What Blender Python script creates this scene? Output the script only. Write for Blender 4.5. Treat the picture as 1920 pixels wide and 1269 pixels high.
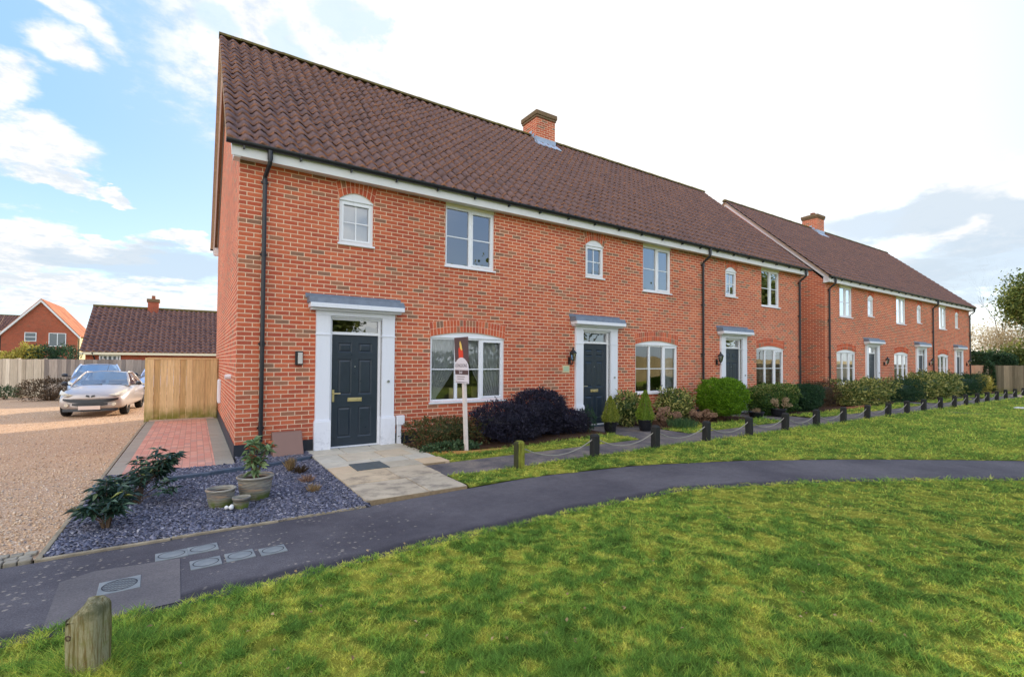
import bpy, math, random
import numpy as np
from mathutils import Vector, Matrix
random.seed(7); rng = np.random.default_rng(7)
SC = bpy.context.scene
for o in list(bpy.data.objects): bpy.data.objects.remove(o)
COL = SC.collection
R = math.radians

def C(r, g, b):
    f = lambda v: (v/255/12.92) if v/255 <= .04045 else ((v/255+.055)/1.055)**2.4
    return (f(r), f(g), f(b), 1)

# ------------------------------------------------------------------ camera
F_PX, SHY, YAW, PITCH, ROLL = 902.1, 24.85, R(33.44), R(1.2335), R(.3774)
fw = Vector((math.sin(YAW)*math.cos(PITCH), math.cos(YAW)*math.cos(PITCH), math.sin(PITCH)))
r0 = Vector((math.cos(YAW), -math.sin(YAW), 0)); u0 = r0.cross(fw)
rt = math.cos(ROLL)*r0+math.sin(ROLL)*u0; up = -math.sin(ROLL)*r0+math.cos(ROLL)*u0
cd = bpy.data.cameras.new('camera'); cam = bpy.data.objects.new('camera', cd); COL.objects.link(cam)
cam.matrix_world = Matrix(((rt.x, up.x, -fw.x, -.5716), (rt.y, up.y, -fw.y, -9.0515), (rt.z, up.z, -fw.z, 1.623), (0, 0, 0, 1)))
cd.sensor_width = 36; cd.lens = 36*F_PX/1920; cd.shift_y = SHY/1920; cd.clip_start = .05; cd.clip_end = 3000
SC.camera = cam
def pixdir(px, py):
    d = fw+rt*((px-960)/F_PX)-up*((py-634.5-SHY)/F_PX); return d.normalized()

# ------------------------------------------------------------------ exposure, sun, sky
SC.view_settings.view_transform = 'Standard'; SC.view_settings.look = 'None'
SC.view_settings.exposure = 1.5; SC.view_settings.gamma = 1
SUN_EL, SUN_AZ = R(22), R(57)            # azimuth measured from +Y towards +X
sd = bpy.data.lights.new('sun', 'SUN'); sd.energy = 2.3; sd.angle = R(.8); sd.color = (1, .86, .68)
sun = bpy.data.objects.new('sun', sd); COL.objects.link(sun)
sv = Vector((math.sin(SUN_AZ)*math.cos(SUN_EL), math.cos(SUN_AZ)*math.cos(SUN_EL), math.sin(SUN_EL)))
sun.rotation_euler = sv.to_track_quat('Z', 'Y').to_euler()

world = bpy.data.worlds.new('World'); SC.world = world; world.use_nodes = True
nt = world.node_tree; nt.nodes.clear()

class NB:
    """small node-building helper"""
    def __init__(s, nt): s.nt = nt
    def n(s, t, **k):
        nd = s.nt.nodes.new(t)
        for a, v in k.items(): setattr(nd, a, v)
        return nd
    def set(s, sock, v):
        if isinstance(v, bpy.types.NodeSocket): s.nt.links.new(v, sock)
        elif v is not None: sock.default_value = v
    def m(s, op, a, b=None, c=None, clamp=False):
        nd = s.n('ShaderNodeMath', operation=op); nd.use_clamp = clamp
        for i, v in enumerate((a, b, c)): s.set(nd.inputs[i], v)
        return nd.outputs[0]
    def v(s, op, a, b=None, out=0):
        nd = s.n('ShaderNodeVectorMath', operation=op); s.set(nd.inputs[0], a)
        if b is not None: s.set(nd.inputs[3 if op == 'SCALE' else 1], b)
        return nd.outputs[out]
    def noise(s, vec, sc, det=4, rough=.55, dist=0, out=0):
        nd = s.n('ShaderNodeTexNoise'); s.set(nd.inputs['Vector'], vec)
        nd.inputs['Scale'].default_value = sc; nd.inputs['Detail'].default_value = det
        nd.inputs['Roughness'].default_value = rough; nd.inputs['Distortion'].default_value = dist
        return nd.outputs[out]
    def vor(s, vec, sc, feat='F1', out='Distance', rand=1):
        nd = s.n('ShaderNodeTexVoronoi', feature=feat); s.set(nd.inputs['Vector'], vec)
        nd.inputs['Scale'].default_value = sc; nd.inputs['Randomness'].default_value = rand
        return nd.outputs[out]
    def mr(s, v, a, b, c=0, d=1, smooth=True):
        nd = s.n('ShaderNodeMapRange'); nd.interpolation_type = 'SMOOTHSTEP' if smooth else 'LINEAR'
        for k, x in zip(('Value', 'From Min', 'From Max', 'To Min', 'To Max'), (v, a, b, c, d)): s.set(nd.inputs[k], x)
        return nd.outputs['Result']
    def mix(s, f, a, b, blend='MIX'):
        nd = s.n('ShaderNodeMix', data_type='RGBA', blend_type=blend); s.set(nd.inputs['Factor'], f)
        s.set(nd.inputs[6], a); s.set(nd.inputs[7], b); return nd.outputs[2]
    def ramp(s, f, stops, const=False):
        nd = s.n('ShaderNodeValToRGB'); s.set(nd.inputs[0], f); cr = nd.color_ramp
        if const: cr.interpolation = 'CONSTANT'
        while len(cr.elements) < len(stops): cr.elements.new(.5)
        for e, (p, c) in zip(cr.elements, stops): e.position = p; e.color = c
        return nd.outputs[0]
    def sep(s, v):
        nd = s.n('ShaderNodeSeparateXYZ'); s.set(nd.inputs[0], v); return nd.outputs
    def comb(s, x, y, z):
        nd = s.n('ShaderNodeCombineXYZ')
        for i, q in enumerate((x, y, z)): s.set(nd.inputs[i], q)
        return nd.outputs[0]
    def bump(s, h, st=.5, d=.01, nrm=None):
        nd = s.n('ShaderNodeBump'); nd.inputs['Strength'].default_value = st; nd.inputs['Distance'].default_value = d
        s.set(nd.inputs['Height'], h); s.set(nd.inputs['Normal'], nrm); return nd.outputs[0]

b = NB(nt)
tc = b.n('ShaderNodeTexCoord').outputs['Generated']
sky = b.n('ShaderNodeTexSky', sky_type='NISHITA'); sky.sun_disc = False
sky.sun_elevation = SUN_EL; sky.sun_rotation = SUN_AZ; sky.air_density = 1.1; sky.dust_density = .6; sky.ozone_density = 1.5
dz = b.sep(tc)[2]
pl = b.v('SCALE', tc, b.m('DIVIDE', 1, b.m('ADD', b.m('MAXIMUM', dz, 0), .18)))
wob = b.v('SUBTRACT', b.noise(pl, 2.2, 6, .6, out=1), (.5, .5, .5))
dist_dir = b.v('ADD', tc, b.v('SCALE', wob, .16))
def blob(px, py, w, h, soft=.5, d=dist_dir, tilt=0):
    """soft ellipse in the sky round one direction; w, h are half sizes in radians"""
    c = pixdir(px, py); rr = Vector((0, 0, 1)).cross(c).normalized()*-1; uu = rr.cross(c).normalized()*-1
    if uu.z < 0: uu = -uu
    if tilt: rr, uu = rr*math.cos(tilt)+uu*math.sin(tilt), uu*math.cos(tilt)-rr*math.sin(tilt)
    q = b.v('SUBTRACT', d, tuple(c))
    x = b.m('DIVIDE', b.v('DOT_PRODUCT', q, tuple(rr), 1), w); y = b.m('DIVIDE', b.v('DOT_PRODUCT', q, tuple(uu), 1), h)
    z = b.v('DOT_PRODUCT', q, tuple(c), 1)
    r = b.m('SQRT', b.m('ADD', b.m('ADD', b.m('MULTIPLY', x, x), b.m('MULTIPLY', y, y)), b.m('MULTIPLY', b.m('MULTIPLY', z, z), 2)))
    return b.mr(r, 1+soft*.5, 1-soft)
def total(l):
    a = l[0]
    for x in l[1:]: a = b.m('MAXIMUM', a, x)
    return a
n1 = b.noise(pl, 1.5, 8, .58, .3); n2 = b.noise(pl, 5, 6, .6); n3 = b.noise(pl, 16, 6, .65)
# clear blue: gradients as in the picture, pale near the horizon and the sun
blue = b.mix(b.mr(dz, .0, .38), (.27, .355, .44, 1), (.125, .23, .44, 1))
blue = b.mix(.2, blue, b.v('SCALE', sky.outputs[0], .13))
glow = blob(1250, 190, .44, .40, 1.0, tc); glow2 = blob(1230, 200, .74, .7, 1.0, tc)
col = b.mix(b.m('MULTIPLY', glow2, .72), blue, (.40, .40, .40, 1))
white = total([blob(680, 10, .30, .2), blob(850, 130, .5, .28), blob(1200, 190, .36, .28, .7), blob(1150, 40, .3, .2, .6), blob(50, 280, .075, .05, .7), blob(15, 180, .05, .04, .7),
               blob(115, 336, .055, .018), blob(120, 30, .10, .03, .7, tilt=-.5), blob(115, 110, .05, .035, .8), blob(50, 460, .075, .06, .5), blob(200, 455, .09, .022),
               blob(340, 440, .08, .018), blob(230, 560, .4, .035, .8), blob(215, 362, .02, .01), blob(1850, 400, .13, .075, .5), blob(1880, 460, .1, .03),
               blob(1740, 520, .10, .03, .7), blob(1440, 290, .22, .12, 1)])
frag = b.mr(b.m('ADD', b.m('ADD', white, b.m('MULTIPLY', b.m('SUBTRACT', n2, .5), 1.0)), b.m('MULTIPLY', b.m('SUBTRACT', n3, .5), .7)), .25, .95)
col = b.mix(frag, col, b.mix(b.mr(b.m('ADD', b.m('MULTIPLY', n1, .5), b.m('MULTIPLY', n3, .5)), .38, .56), (.285, .31, .335, 1), (.40, .395, .39, 1)))
col = b.mix(glow, col, (.43, .42, .41, 1))
holes = total([blob(670, 42, .075, .04, .6), blob(550, 75, .03, .04, .7), blob(410, 40, .05, .03, .8)])
col = b.mix(b.m('MULTIPLY', b.mr(b.m('ADD', holes, b.m('MULTIPLY', b.m('SUBTRACT', n3, .5), 2.2)), .35, .95), .75), col, (.25, .32, .38, 1))
grey = total([blob(300, 495, .16, .045, .6), blob(170, 480, .07, .035, .7), blob(1690, 405, .15, .05, .7), blob(1860, 490, .16, .045, .8), blob(1800, 540, .2, .04, .9), blob(1890, 420, .04, .05, .8)])
col = b.mix(b.m('MULTIPLY', b.mr(b.m('ADD', grey, b.m('MULTIPLY', b.m('SUBTRACT', n1, .5), .8)), .25, .85), .8), col, (.225, .27, .315, 1))
# unseen clouds away from the sun, brightened to fill the shaded facade and gable
back = b.mr(b.v('DOT_PRODUCT', tc, (-.78, -.60, .2), 1), .0, .7)
backc = b.mix(b.mr(n1, .38, .62), (.42, .47, .55, 1), (1.0, .95, .88, 1))
col = b.mix(back, col, backc)
bg = b.n('ShaderNodeBackground'); b.set(bg.inputs[0], col); bg.inputs[1].default_value = 1
nt.links.new(bg.outputs[0], b.n('ShaderNodeOutputWorld').inputs[0])

# ------------------------------------------------------------------ materials
MATS = {}
def mat(name, fn):
    m = bpy.data.materials.new(name); m.use_nodes = True; nt = m.node_tree; nt.nodes.clear()
    q = NB(nt); p = q.n('ShaderNodeBsdfPrincipled'); o = q.n('ShaderNodeOutputMaterial'); nt.links.new(p.outputs[0], o.inputs[0])
    p.inputs['Specular IOR Level'].default_value = .3
    r = fn(q, p)
    if r is not None: nt.links.new(r, o.inputs[0])
    MATS[name] = m; return m
def P(q, p, col, rough=.7, nrm=None, spec=None, metal=None):
    q.set(p.inputs['Base Color'], col); q.set(p.inputs['Roughness'], rough)
    if nrm is not None: q.set(p.inputs['Normal'], nrm)
    if spec is not None: p.inputs['Specular IOR Level'].default_value = spec
    if metal is not None: p.inputs['Metallic'].default_value = metal
def obj_co(q): return q.n('ShaderNodeTexCoord').outputs['Object']
def uv_co(q): return q.n('ShaderNodeTexCoord').outputs['UV']
def attr(q, n): 
    a = q.n('ShaderNodeAttribute'); a.attribute_name = n; return a.outputs['Fac']

def simple(name, c, rough=.6, var=.12, sc=6, bump=0, spec=.3, metal=0, stretch=None):
    def f(q, p):
        co = obj_co(q)
        if stretch: co = q.v('MULTIPLY', co, stretch)
        n = q.noise(co, sc, 5, .6)
        k = q.mr(n, .25, .75, 1-var, 1+var, False)
        cc = q.mix(1, c, q.comb(k, k, k), 'MULTIPLY')
        P(q, p, cc, q.mr(n, .2, .8, rough-.08, min(1, rough+.08), False), q.bump(q.noise(co, sc*5, 3), bump, .01) if bump else None, spec, metal)
    return mat(name, f)

def brickmat(name, reds, mortar, stain=.5):
    def f(q, p):
        uv = uv_co(q)
        br = q.n('ShaderNodeTexBrick', offset=.5, offset_frequency=2, squash=1); q.set(br.inputs['Vector'], uv)
        for k, v in (('Scale', 1), ('Mortar Size', .0075), ('Mortar Smooth', .25), ('Bias', 0), ('Brick Width', .225), ('Row Height', .075)): br.inputs[k].default_value = v
        br.inputs['Color1'].default_value = (0, 0, 0, 1); br.inputs['Color2'].default_value = (1, 1, 1, 1); br.inputs['Mortar'].default_value = (0, 0, 0, 1)
        c = q.ramp(br.outputs['Color'], reds, True)
        n = q.noise(uv, 14, 6, .65); c = q.mix(q.mr(n, .35, .75, 0, .35), c, C(176, 116, 92))
        n3 = q.noise(uv, 60, 3, .6); k = q.mr(n3, .2, .8, .82, 1.18, False); c = q.mix(1, c, q.comb(k, k, k), 'MULTIPLY')
        mc = q.mix(q.noise(uv, 3, 4), mortar, tuple(x*.8 for x in mortar[:3])+(1,))
        c = q.mix(br.outputs['Fac'], c, mc); bz = q.m('MULTIPLY', q.mr(q.sep(uv)[1], .75, .15), q.mr(q.noise(uv, 2.2, 5, .7), .35, .7)); c = q.mix(q.m('MULTIPLY', bz, .45), c, C(120, 96, 80))
        dr = q.mr(q.noise(uv, .35, 4, .6), .3, .7, .86, 1.1, False); c = q.mix(1, c, q.comb(dr, dr, dr), 'MULTIPLY'); st = q.mr(q.noise(uv, .55, 5, .6), .58, .78, 0, .45*stain)    # lime bloom
        c = q.mix(q.m('MULTIPLY', st, q.mr(n, .3, .6)), c, C(212, 176, 160))
        P(q, p, c, .88, q.bump(q.m('ADD', q.m('MULTIPLY', br.outputs['Fac'], -1), q.m('MULTIPLY', n3, .35)), .55, .008), .15)
    return mat(name, f)
REDS = [(0, C(200, 102, 72)), (.2, C(188, 90, 65)), (.38, C(208, 110, 77)), (.55, C(180, 88, 67)), (.66, C(198, 100, 70)), (.82, C(162, 112, 88)), (.89, C(172, 98, 75)), (.95, C(140, 106, 88))]
brickmat('brick', REDS, C(242, 208, 178))
brickmat('brick_far', [(0, C(172, 84, 64)), (.5, C(160, 78, 60)), (.85, C(140, 80, 64))], C(180, 128, 104), .2)
def f(q, p):
    r = attr(q, 'rnd'); c = q.ramp(r, REDS, True); n = q.noise(obj_co(q), 50, 4); k = q.mr(n, .2, .8, .8, 1.2, False)
    P(q, p, q.mix(1, c, q.comb(k, k, k), 'MULTIPLY'), .88, q.bump(n, .4, .004), .15)
mat('arch_brick', f)
simple('mortar', C(236, 204, 180), .95, .1, 20, .3, .1)

def rooftile(name, cols, nose, moss=1.0):
    def f(q, p):
        uv = uv_co(q); s = q.sep(uv); co = obj_co(q)
        fl = q.comb(q.m('FLOOR', s[0]), q.m('FLOOR', s[1]), 0)
        w = q.n('ShaderNodeTexWhiteNoise', noise_dimensions='3D'); q.set(w.inputs['Vector'], fl)
        c = q.ramp(w.outputs['Value'], cols)
        n = q.noise(co, 26, 6, .7); k = q.mr(n, .2, .8, .8, 1.2, False); c = q.mix(1, c, q.comb(k, k, k), 'MULTIPLY')
        fr = q.m('FRACT', s[1])
        e = q.m('MULTIPLY', q.mr(fr, .16, .0), q.mr(q.noise(co, 9, 4), .3, .65)); c = q.mix(q.m('MULTIPLY', e, .75), c, nose)
        li = q.m('MULTIPLY', q.mr(q.noise(co, 7, 6, .7), .60, .72), q.mr(q.noise(co, .8, 3), .4, .7))
        c = q.mix(q.m('MULTIPLY', li, .6*moss), c, C(150, 132, 92))
        P(q, p, c, .85, q.bump(n, .5, .006), .2)
    return mat(name, f)
rooftile('roof_tile', [(0, C(100, 81, 80)), (.35, C(110, 88, 86)), (.7, C(118, 93, 88)), (1, C(104, 83, 82))], C(180, 124, 92))
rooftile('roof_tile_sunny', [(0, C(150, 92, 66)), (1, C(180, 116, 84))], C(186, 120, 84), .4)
def f(q, p):
    co = obj_co(q); n = q.noise(co, 9, 6, .7); c = q.ramp(n, [(.3, C(92, 74, 62)), (.5, C(104, 92, 58)), (.65, C(120, 112, 60)), (.8, C(140, 120, 96))])
    P(q, p, c, .95, q.bump(n, .6, .02), .1)
mat('ridge_moss', f)
def f(q, p):   # chimney cap with moss
    uv = uv_co(q); co = obj_co(q); n = q.noise(co, 9, 6, .7)
    P(q, p, q.ramp(n, [(.3, C(106, 92, 66)), (.5, C(128, 104, 84)), (.7, C(96, 94, 60))]), .95, q.bump(n, .8, .02), .1)
mat('mossy_brick', f)

def f(q, p):   # upvc / painted timber
    co = obj_co(q); n = q.noise(q.v('MULTIPLY', co, (3, 3, 1)), 5, 6, .65); P(q, p, q.mix(q.mr(n, .5, .8, 0, .35), C(232, 234, 240), C(206, 208, 212)), .38, None, .4)
mat('upvc', f)
def f(q, p):
    co = obj_co(q); s = q.sep(co); n = q.noise(co, 14, 6, .7)
    low = q.mr(s[2], .55, .0); d = q.m('MULTIPLY', low, q.mr(n, .45, .7)); w = q.mr(q.noise(q.v('MULTIPLY', co, (6, 6, .6)), 6, 5), .5, .8, 0, .25)
    c = q.mix(w, C(228, 231, 240), C(204, 206, 212)); c = q.mix(q.m('MULTIPLY', d, .55), c, C(160, 166, 178))
    P(q, p, c, .5, q.bump(n, .15, .003), .3)
mat('painted_timber', f)
simple('cream_paint', C(232, 222, 196), .5, .05, 4)
simple('lead', C(112, 122, 138), .5, .22, 8, .15, .5)
simple('lead_bright', C(160, 174, 196), .45, .15, 8, .1, .5)
simple('black_plastic', C(30, 33, 40), .35, .15, 5, 0, .5)
simple('plinth_paint', C(34, 40, 50), .55, .25, 8, .3, .4)
simple('door_paint', C(38, 50, 62), .33, .10, 10, .1, .5)
simple('brass', C(206, 190, 140), .3, .1, 9, 0, .5, .6)
simple('steel', C(170, 172, 176), .3, .1, 9, 0, .5, .8)
simple('interior_paint', C(150, 140, 128), .9, .06, 2)
simple('soffit_white', C(222, 222, 224), .5, .05, 3)
simple('barge_white', C(226, 224, 228), .5, .06, 3)
simple('verge_mortar', C(176, 150, 128), .95, .2, 12, .5, .1)
simple('brown_plastic', C(128, 98, 88), .45, .06, 3, 0, .4)
simple('slate_soil', C(62, 62, 78), .95, .3, 20, .6, .1)
simple('slate_step', C(72, 84, 100), .6, .3, 8, .5, .3)
simple('black_pot', C(24, 26, 32), .3, .15, 5, 0, .5)
simple('lamp_glass', C(200, 196, 190), .2, .05, 5, 0, .5)
simple('white_plastic', C(226, 228, 234), .4, .04, 5)
simple('black_metal', C(22, 22, 26), .4, .15, 8, .1, .5)
simple('rope', C(150, 146, 138), .9, .2, 30, .4, .1)
simple('bark', C(96, 80, 66), .95, .3, 12, .7, .1, stretch=(1, 1, .2))
simple('twig', C(112, 88, 70), .9, .25, 10, .2, .1)
simple('twig_pale', C(190, 165, 140), .9, .2, 10, .2, .1)
simple('soil', C(62, 48, 40), .98, .35, 15, .7, .05)
simple('bed_bark', C(82, 62, 50), .98, .4, 30, .9, .05)
simple('terracotta', C(150, 96, 74), .9, .2, 10, .3, .1)
simple('chair_wood', C(220, 200, 150), .5, .1, 6)
simple('yellow_render', C(226, 206, 160), .8, .05, 3)
simple('pine_wood', C(206, 150, 92), .7, .22, 5, .2, .2, stretch=(8, 8, .5))

def glassmat(name, tint, fres, blue=0):
    def f(q, p):
        fr = q.n('ShaderNodeFresnel'); fr.inputs[0].default_value = 1.5
        t = q.n('ShaderNodeBsdfTransparent'); t.inputs[0].default_value = tint
        g = q.n('ShaderNodeBsdfGlossy'); g.inputs['Roughness'].default_value = 0; g.inputs[0].default_value = (1, 1, 1, 1)
        wob = q.bump(q.noise(obj_co(q), 1.6, 2), .04, .05); q.set(g.inputs['Normal'], wob)
        mx = q.n('ShaderNodeMixShader'); q.set(mx.inputs[0], q.m('MULTIPLY', fr.outputs[0], fres, clamp=True)); q.nt.links.new(t.outputs[0], mx.inputs[1]); q.nt.links.new(g.outputs[0], mx.inputs[2])
        return mx.outputs[0]
    return mat(name, f)
glassmat('glass', (.78, .82, .82, 1), 5.5)
glassmat('glass_low', (.95, .96, .96, 1), 3.2)
glassmat('car_glass', (.82, .88, .86, 1), 3.4)
def f(q, p):
    t = q.n('ShaderNodeBsdfTransparent'); d = q.n('ShaderNodeBsdfTranslucent'); e = q.n('ShaderNodeBsdfDiffuse')
    for x in (d, e): x.inputs[0].default_value = C(232, 238, 244)
    m1 = q.n('ShaderNodeMixShader'); m1.inputs[0].default_value = .6; q.nt.links.new(d.outputs[0], m1.inputs[1]); q.nt.links.new(e.outputs[0], m1.inputs[2])
    m2 = q.n('ShaderNodeMixShader'); m2.inputs[0].default_value = .88; q.nt.links.new(t.outputs[0], m2.inputs[1]); q.nt.links.new(m1.outputs[0], m2.inputs[2]); return m2.outputs[0]
mat('voile', f)
simple('blind_white', C(214, 220, 230), .6, .04, 3)
simple('blind_dark', C(74, 66, 58), .6, .1, 3)

def f(q, p):   # tarmac
    co = obj_co(q); n = q.noise(co, 90, 4, .7); nb = q.noise(co, .7, 5, .6)
    c = q.mix(q.mr(nb, .3, .7), C(70, 67, 73), C(94, 90, 94)); k = q.mr(n, .25, .75, .5, 1.55, False); c = q.mix(1, c, q.comb(k, k, k), 'MULTIPLY')
    k = q.mr(q.noise(co, 9, 6, .75), .25, .75, .8, 1.22, False); c = q.mix(1, c, q.comb(k, k, k), 'MULTIPLY')
    v = q.vor(co, 60); sp = q.m('MULTIPLY', q.mr(v, .2, .12), q.mr(q.noise(co, 25, 2), .6, .68)); c = q.mix(q.m('MULTIPLY', sp, .8), c, C(150, 144, 138))
    # grey lichen rosettes, thick towards the drain covers
    lz = q.v('ADD', co, q.v('SCALE', q.noise(co, 30, 3, out=1), .02))
    s = q.sep(co); dens = q.m('MULTIPLY', q.mr(s[0], 2.2, -.1), q.mr(q.noise(co, 1.6, 4), .36, .66))
    v2 = q.vor(lz, 21); cell = q.vor(lz, 21, out='Color'); on = q.m('LESS_THAN', q.sep(cell)[0], q.m('MULTIPLY', dens, .75))
    c = q.mix(q.m('MULTIPLY', q.m('MULTIPLY', q.m('MULTIPLY', q.mr(v2, .40, .14), on), q.mr(q.noise(co, 60, 4, .7), .35, .6)), .75), c, C(170, 158, 144))
    ev = q.sep(uv_co(q))[1]; band = q.mr(q.m('ADD', ev, q.m('MULTIPLY', q.m('SUBTRACT', q.noise(co, 2.5, 5), .5), .22)), .27, .15); c = q.mix(q.m('MULTIPLY', band, .8), c, C(48, 46, 52))
    P(q, p, c, .85, q.bump(n, .5, .006), .25)
mat('tarmac', f)
def f(q, p):
    co = obj_co(q); n = q.noise(co, 80, 4, .7); nb = q.noise(co, 1.3, 5, .6)
    c = q.mix(q.mr(nb, .3, .7), C(96, 92, 94), C(114, 108, 108)); k = q.mr(n, .25, .75, .7, 1.3, False)
    P(q, p, q.mix(1, c, q.comb(k, k, k), 'MULTIPLY'), .88, q.bump(n, .5, .006), .2)
mat('tarmac_patch', f)
def f(q, p):   # older worn side path
    co = obj_co(q); n = q.noise(co, 60, 5, .7); nb = q.noise(co, 1.8, 6, .65)
    c = q.ramp(nb, [(.3, C(74, 72, 78)), (.5, C(104, 98, 98)), (.62, C(128, 118, 110)), (.75, C(92, 88, 84))]); k = q.mr(n, .25, .75, .65, 1.35, False)
    P(q, p, q.mix(1, c, q.comb(k, k, k), 'MULTIPLY'), .9, q.bump(n, .5, .008), .15)
mat('worn_path', f)
def f(q, p):   # gravel yard
    co = obj_co(q); cell = q.vor(co, 55, out='Color'); v = q.vor(co, 55); nb = q.noise(co, .5, 5, .6); n2 = q.noise(co, 7, 6, .7)
    c = q.ramp(q.sep(cell)[0], [(0, C(214, 180, 148)), (.3, C(198, 162, 130)), (.6, C(228, 198, 168)), (.85, C(174, 148, 128)), (1, C(236, 220, 200))])
    c = q.mix(q.mr(v, .3, .6, 0, .55), c, C(150, 116, 88)); c = q.mix(q.mr(nb, .4, .65, 0, .35), c, C(214, 176, 138)); c = q.mix(q.mr(n2, .55, .7, 0, .4), c, C(160, 132, 108))
    P(q, p, c, .95, q.bump(v, .9, .012), .1)
mat('gravel', f)
def pavers(name, w, h, cols, mortar, msz=.006):
    def f(q, p):
        co = obj_co(q)
        br = q.n('ShaderNodeTexBrick', offset=.5, offset_frequency=2); s = q.sep(co); q.set(br.inputs['Vector'], q.comb(s[1], s[0], 0))
        for k, v in (('Scale', 1), ('Mortar Size', msz), ('Mortar Smooth', .2), ('Bias', 0), ('Brick Width', w), ('Row Height', h)): br.inputs[k].default_value = v
        br.inputs['Color1'].default_value = (0, 0, 0, 1); br.inputs['Color2'].default_value = (1, 1, 1, 1)
        c = q.ramp(br.outputs['Color'], cols); n = q.noise(co, 30, 6, .7); k = q.mr(n, .2, .8, .85, 1.15, False); c = q.mix(1, c, q.comb(k, k, k), 'MULTIPLY')
        d = q.mr(q.noise(co, 2.2, 5), .5, .75, 0, .35); c = q.mix(d, c, C(140, 118, 100))
        c = q.mix(br.outputs['Fac'], c, mortar)
        P(q, p, c, .85, q.bump(q.m('MULTIPLY', br.outputs['Fac'], -1), .5, .006), .2)
    return mat(name, f)
pavers('block_paving', .2, .1, [(0, C(204, 146, 128)), (.4, C(196, 136, 120)), (.7, C(212, 158, 138)), (1, C(182, 142, 130))], C(160, 124, 110), .004)
pavers('edge_paving', .45, .45, [(0, C(150, 142, 130)), (1, C(160, 150, 136))], C(126, 118, 106))
def f(q, p):
    r = attr(q, 'rnd'); co = obj_co(q); c = q.ramp(r, [(0, C(188, 184, 172)), (.35, C(196, 188, 172)), (.6, C(196, 176, 148)), (.8, C(204, 178, 146)), (1, C(178, 168, 150))])
    n = q.noise(co, 3, 7, .7, .6); k = q.mr(n, .25, .75, .8, 1.15, False); c = q.mix(1, c, q.comb(k, k, k), 'MULTIPLY')
    s = q.sep(co); damp = q.mr(s[1], -1.9, -2.5); d = q.m('MULTIPLY', q.mr(q.noise(q.v('MULTIPLY', co, (1.2, 1.5, 1)), 2.8, 7, .72), .44, .66), q.m('ADD', .1, q.m('MULTIPLY', damp, .5)))
    c = q.mix(d, c, C(92, 86, 82)); P(q, p, c, .85, q.bump(n, .3, .01), .2)
mat('sandstone', f)
simple('joint_sand', C(150, 130, 104), .95, .2, 20, .3, .1)
simple('concrete_kerb', C(150, 138, 118), .92, .35, 9, .4, .15)
simple('granite', C(150, 142, 128), .9, .35, 12, .5, .2)
def f(q, p):   # drain covers
    co = obj_co(q); v = q.vor(co, 38, 'DISTANCE_TO_EDGE'); n = q.noise(co, 8, 5)
    c = q.mix(q.mr(n, .3, .7), C(118, 124, 128), C(138, 142, 142)); P(q, p, c, .7, q.bump(v, .25, .004), .3)
mat('cover_iron', f)
simple('cover_groove', C(62, 64, 70), .8, .1, 5)
simple('slate_plate', C(84, 90, 92), .8, .25, 12, .3, .2)

def leafmat(name, stops, rough=.55, edge=None, trans=.25, spec=.3):
    def f(q, p):
        c = q.ramp(attr(q, 'rnd'), stops)
        P(q, p, c, rough, None, spec)
        t = q.n('ShaderNodeBsdfTranslucent'); q.set(t.inputs[0], c)
        m = q.n('ShaderNodeMixShader'); m.inputs[0].default_value = trans
        q.nt.links.new(p.outputs[0], m.inputs[1]); q.nt.links.new(t.outputs[0], m.inputs[2]); return m.outputs[0]
    return mat(name, f)
leafmat('leaf_purple', [(0, C(32, 30, 44)), (.5, C(44, 42, 60)), (.85, C(66, 64, 84)), (1, C(88, 88, 108))], .5)
leafmat('leaf_redhedge', [(0, C(52, 60, 34)), (.35, C(76, 84, 46)), (.6, C(96, 92, 52)), (.8, C(116, 74, 52)), (1, C(136, 92, 62))])
leafmat('leaf_ivy', [(0, C(44, 66, 46)), (.6, C(74, 100, 66)), (1, C(120, 142, 100))])
leafmat('leaf_conifer', [(0, C(92, 104, 40)), (.5, C(134, 146, 52)), (1, C(176, 176, 84))])
leafmat('leaf_conifer_green', [(0, C(82, 108, 34)), (.5, C(120, 148, 44)), (1, C(158, 176, 66))])
leafmat('leaf_ball', [(0, C(62, 96, 18)), (.5, C(98, 140, 28)), (1, C(138, 176, 44))])
leafmat('leaf_laurel', [(0, C(52, 74, 36)), (.4, C(88, 110, 56)), (.62, C(150, 152, 84)), (.85, C(206, 198, 122)), (1, C(220, 214, 150))], .4)
leafmat('leaf_hedge', [(0, C(40, 66, 32)), (.5, C(62, 94, 42)), (.8, C(98, 124, 56)), (1, C(150, 150, 88))])
leafmat('leaf_dark', [(0, C(30, 56, 40)), (.6, C(44, 76, 50)), (1, C(78, 108, 70))])
leafmat('leaf_brownhedge', [(0, C(56, 54, 40)), (.5, C(88, 70, 52)), (1, C(114, 92, 66))])
leafmat('leaf_rhodo', [(0, C(34, 56, 48)), (.5, C(50, 76, 60)), (.85, C(76, 104, 84)), (.95, C(110, 130, 100)), (1, C(170, 170, 80))], .32, spec=.5)
leafmat('leaf_potplant', [(0, C(96, 122, 84)), (.5, C(126, 150, 104)), (.84, C(154, 172, 120)), (.9, C(196, 104, 66)), (1, C(206, 116, 74))], .4)
leafmat('petal_dead', [(0, C(134, 104, 88)), (.5, C(168, 134, 112)), (1, C(196, 164, 140))], .9)
leafmat('petal_cream', [(0, C(160, 134, 104)), (1, C(200, 178, 146))], .9)
leafmat('leaf_straw', [(0, C(150, 122, 86)), (1, C(196, 168, 124))], .9)
leafmat('leaf_blade', [(0, C(60, 92, 62)), (1, C(100, 132, 86))])
leafmat('leaf_tree', [(0, C(58, 76, 36)), (.5, C(98, 114, 52)), (.85, C(146, 152, 80)), (1, C(186, 182, 112))])
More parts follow.
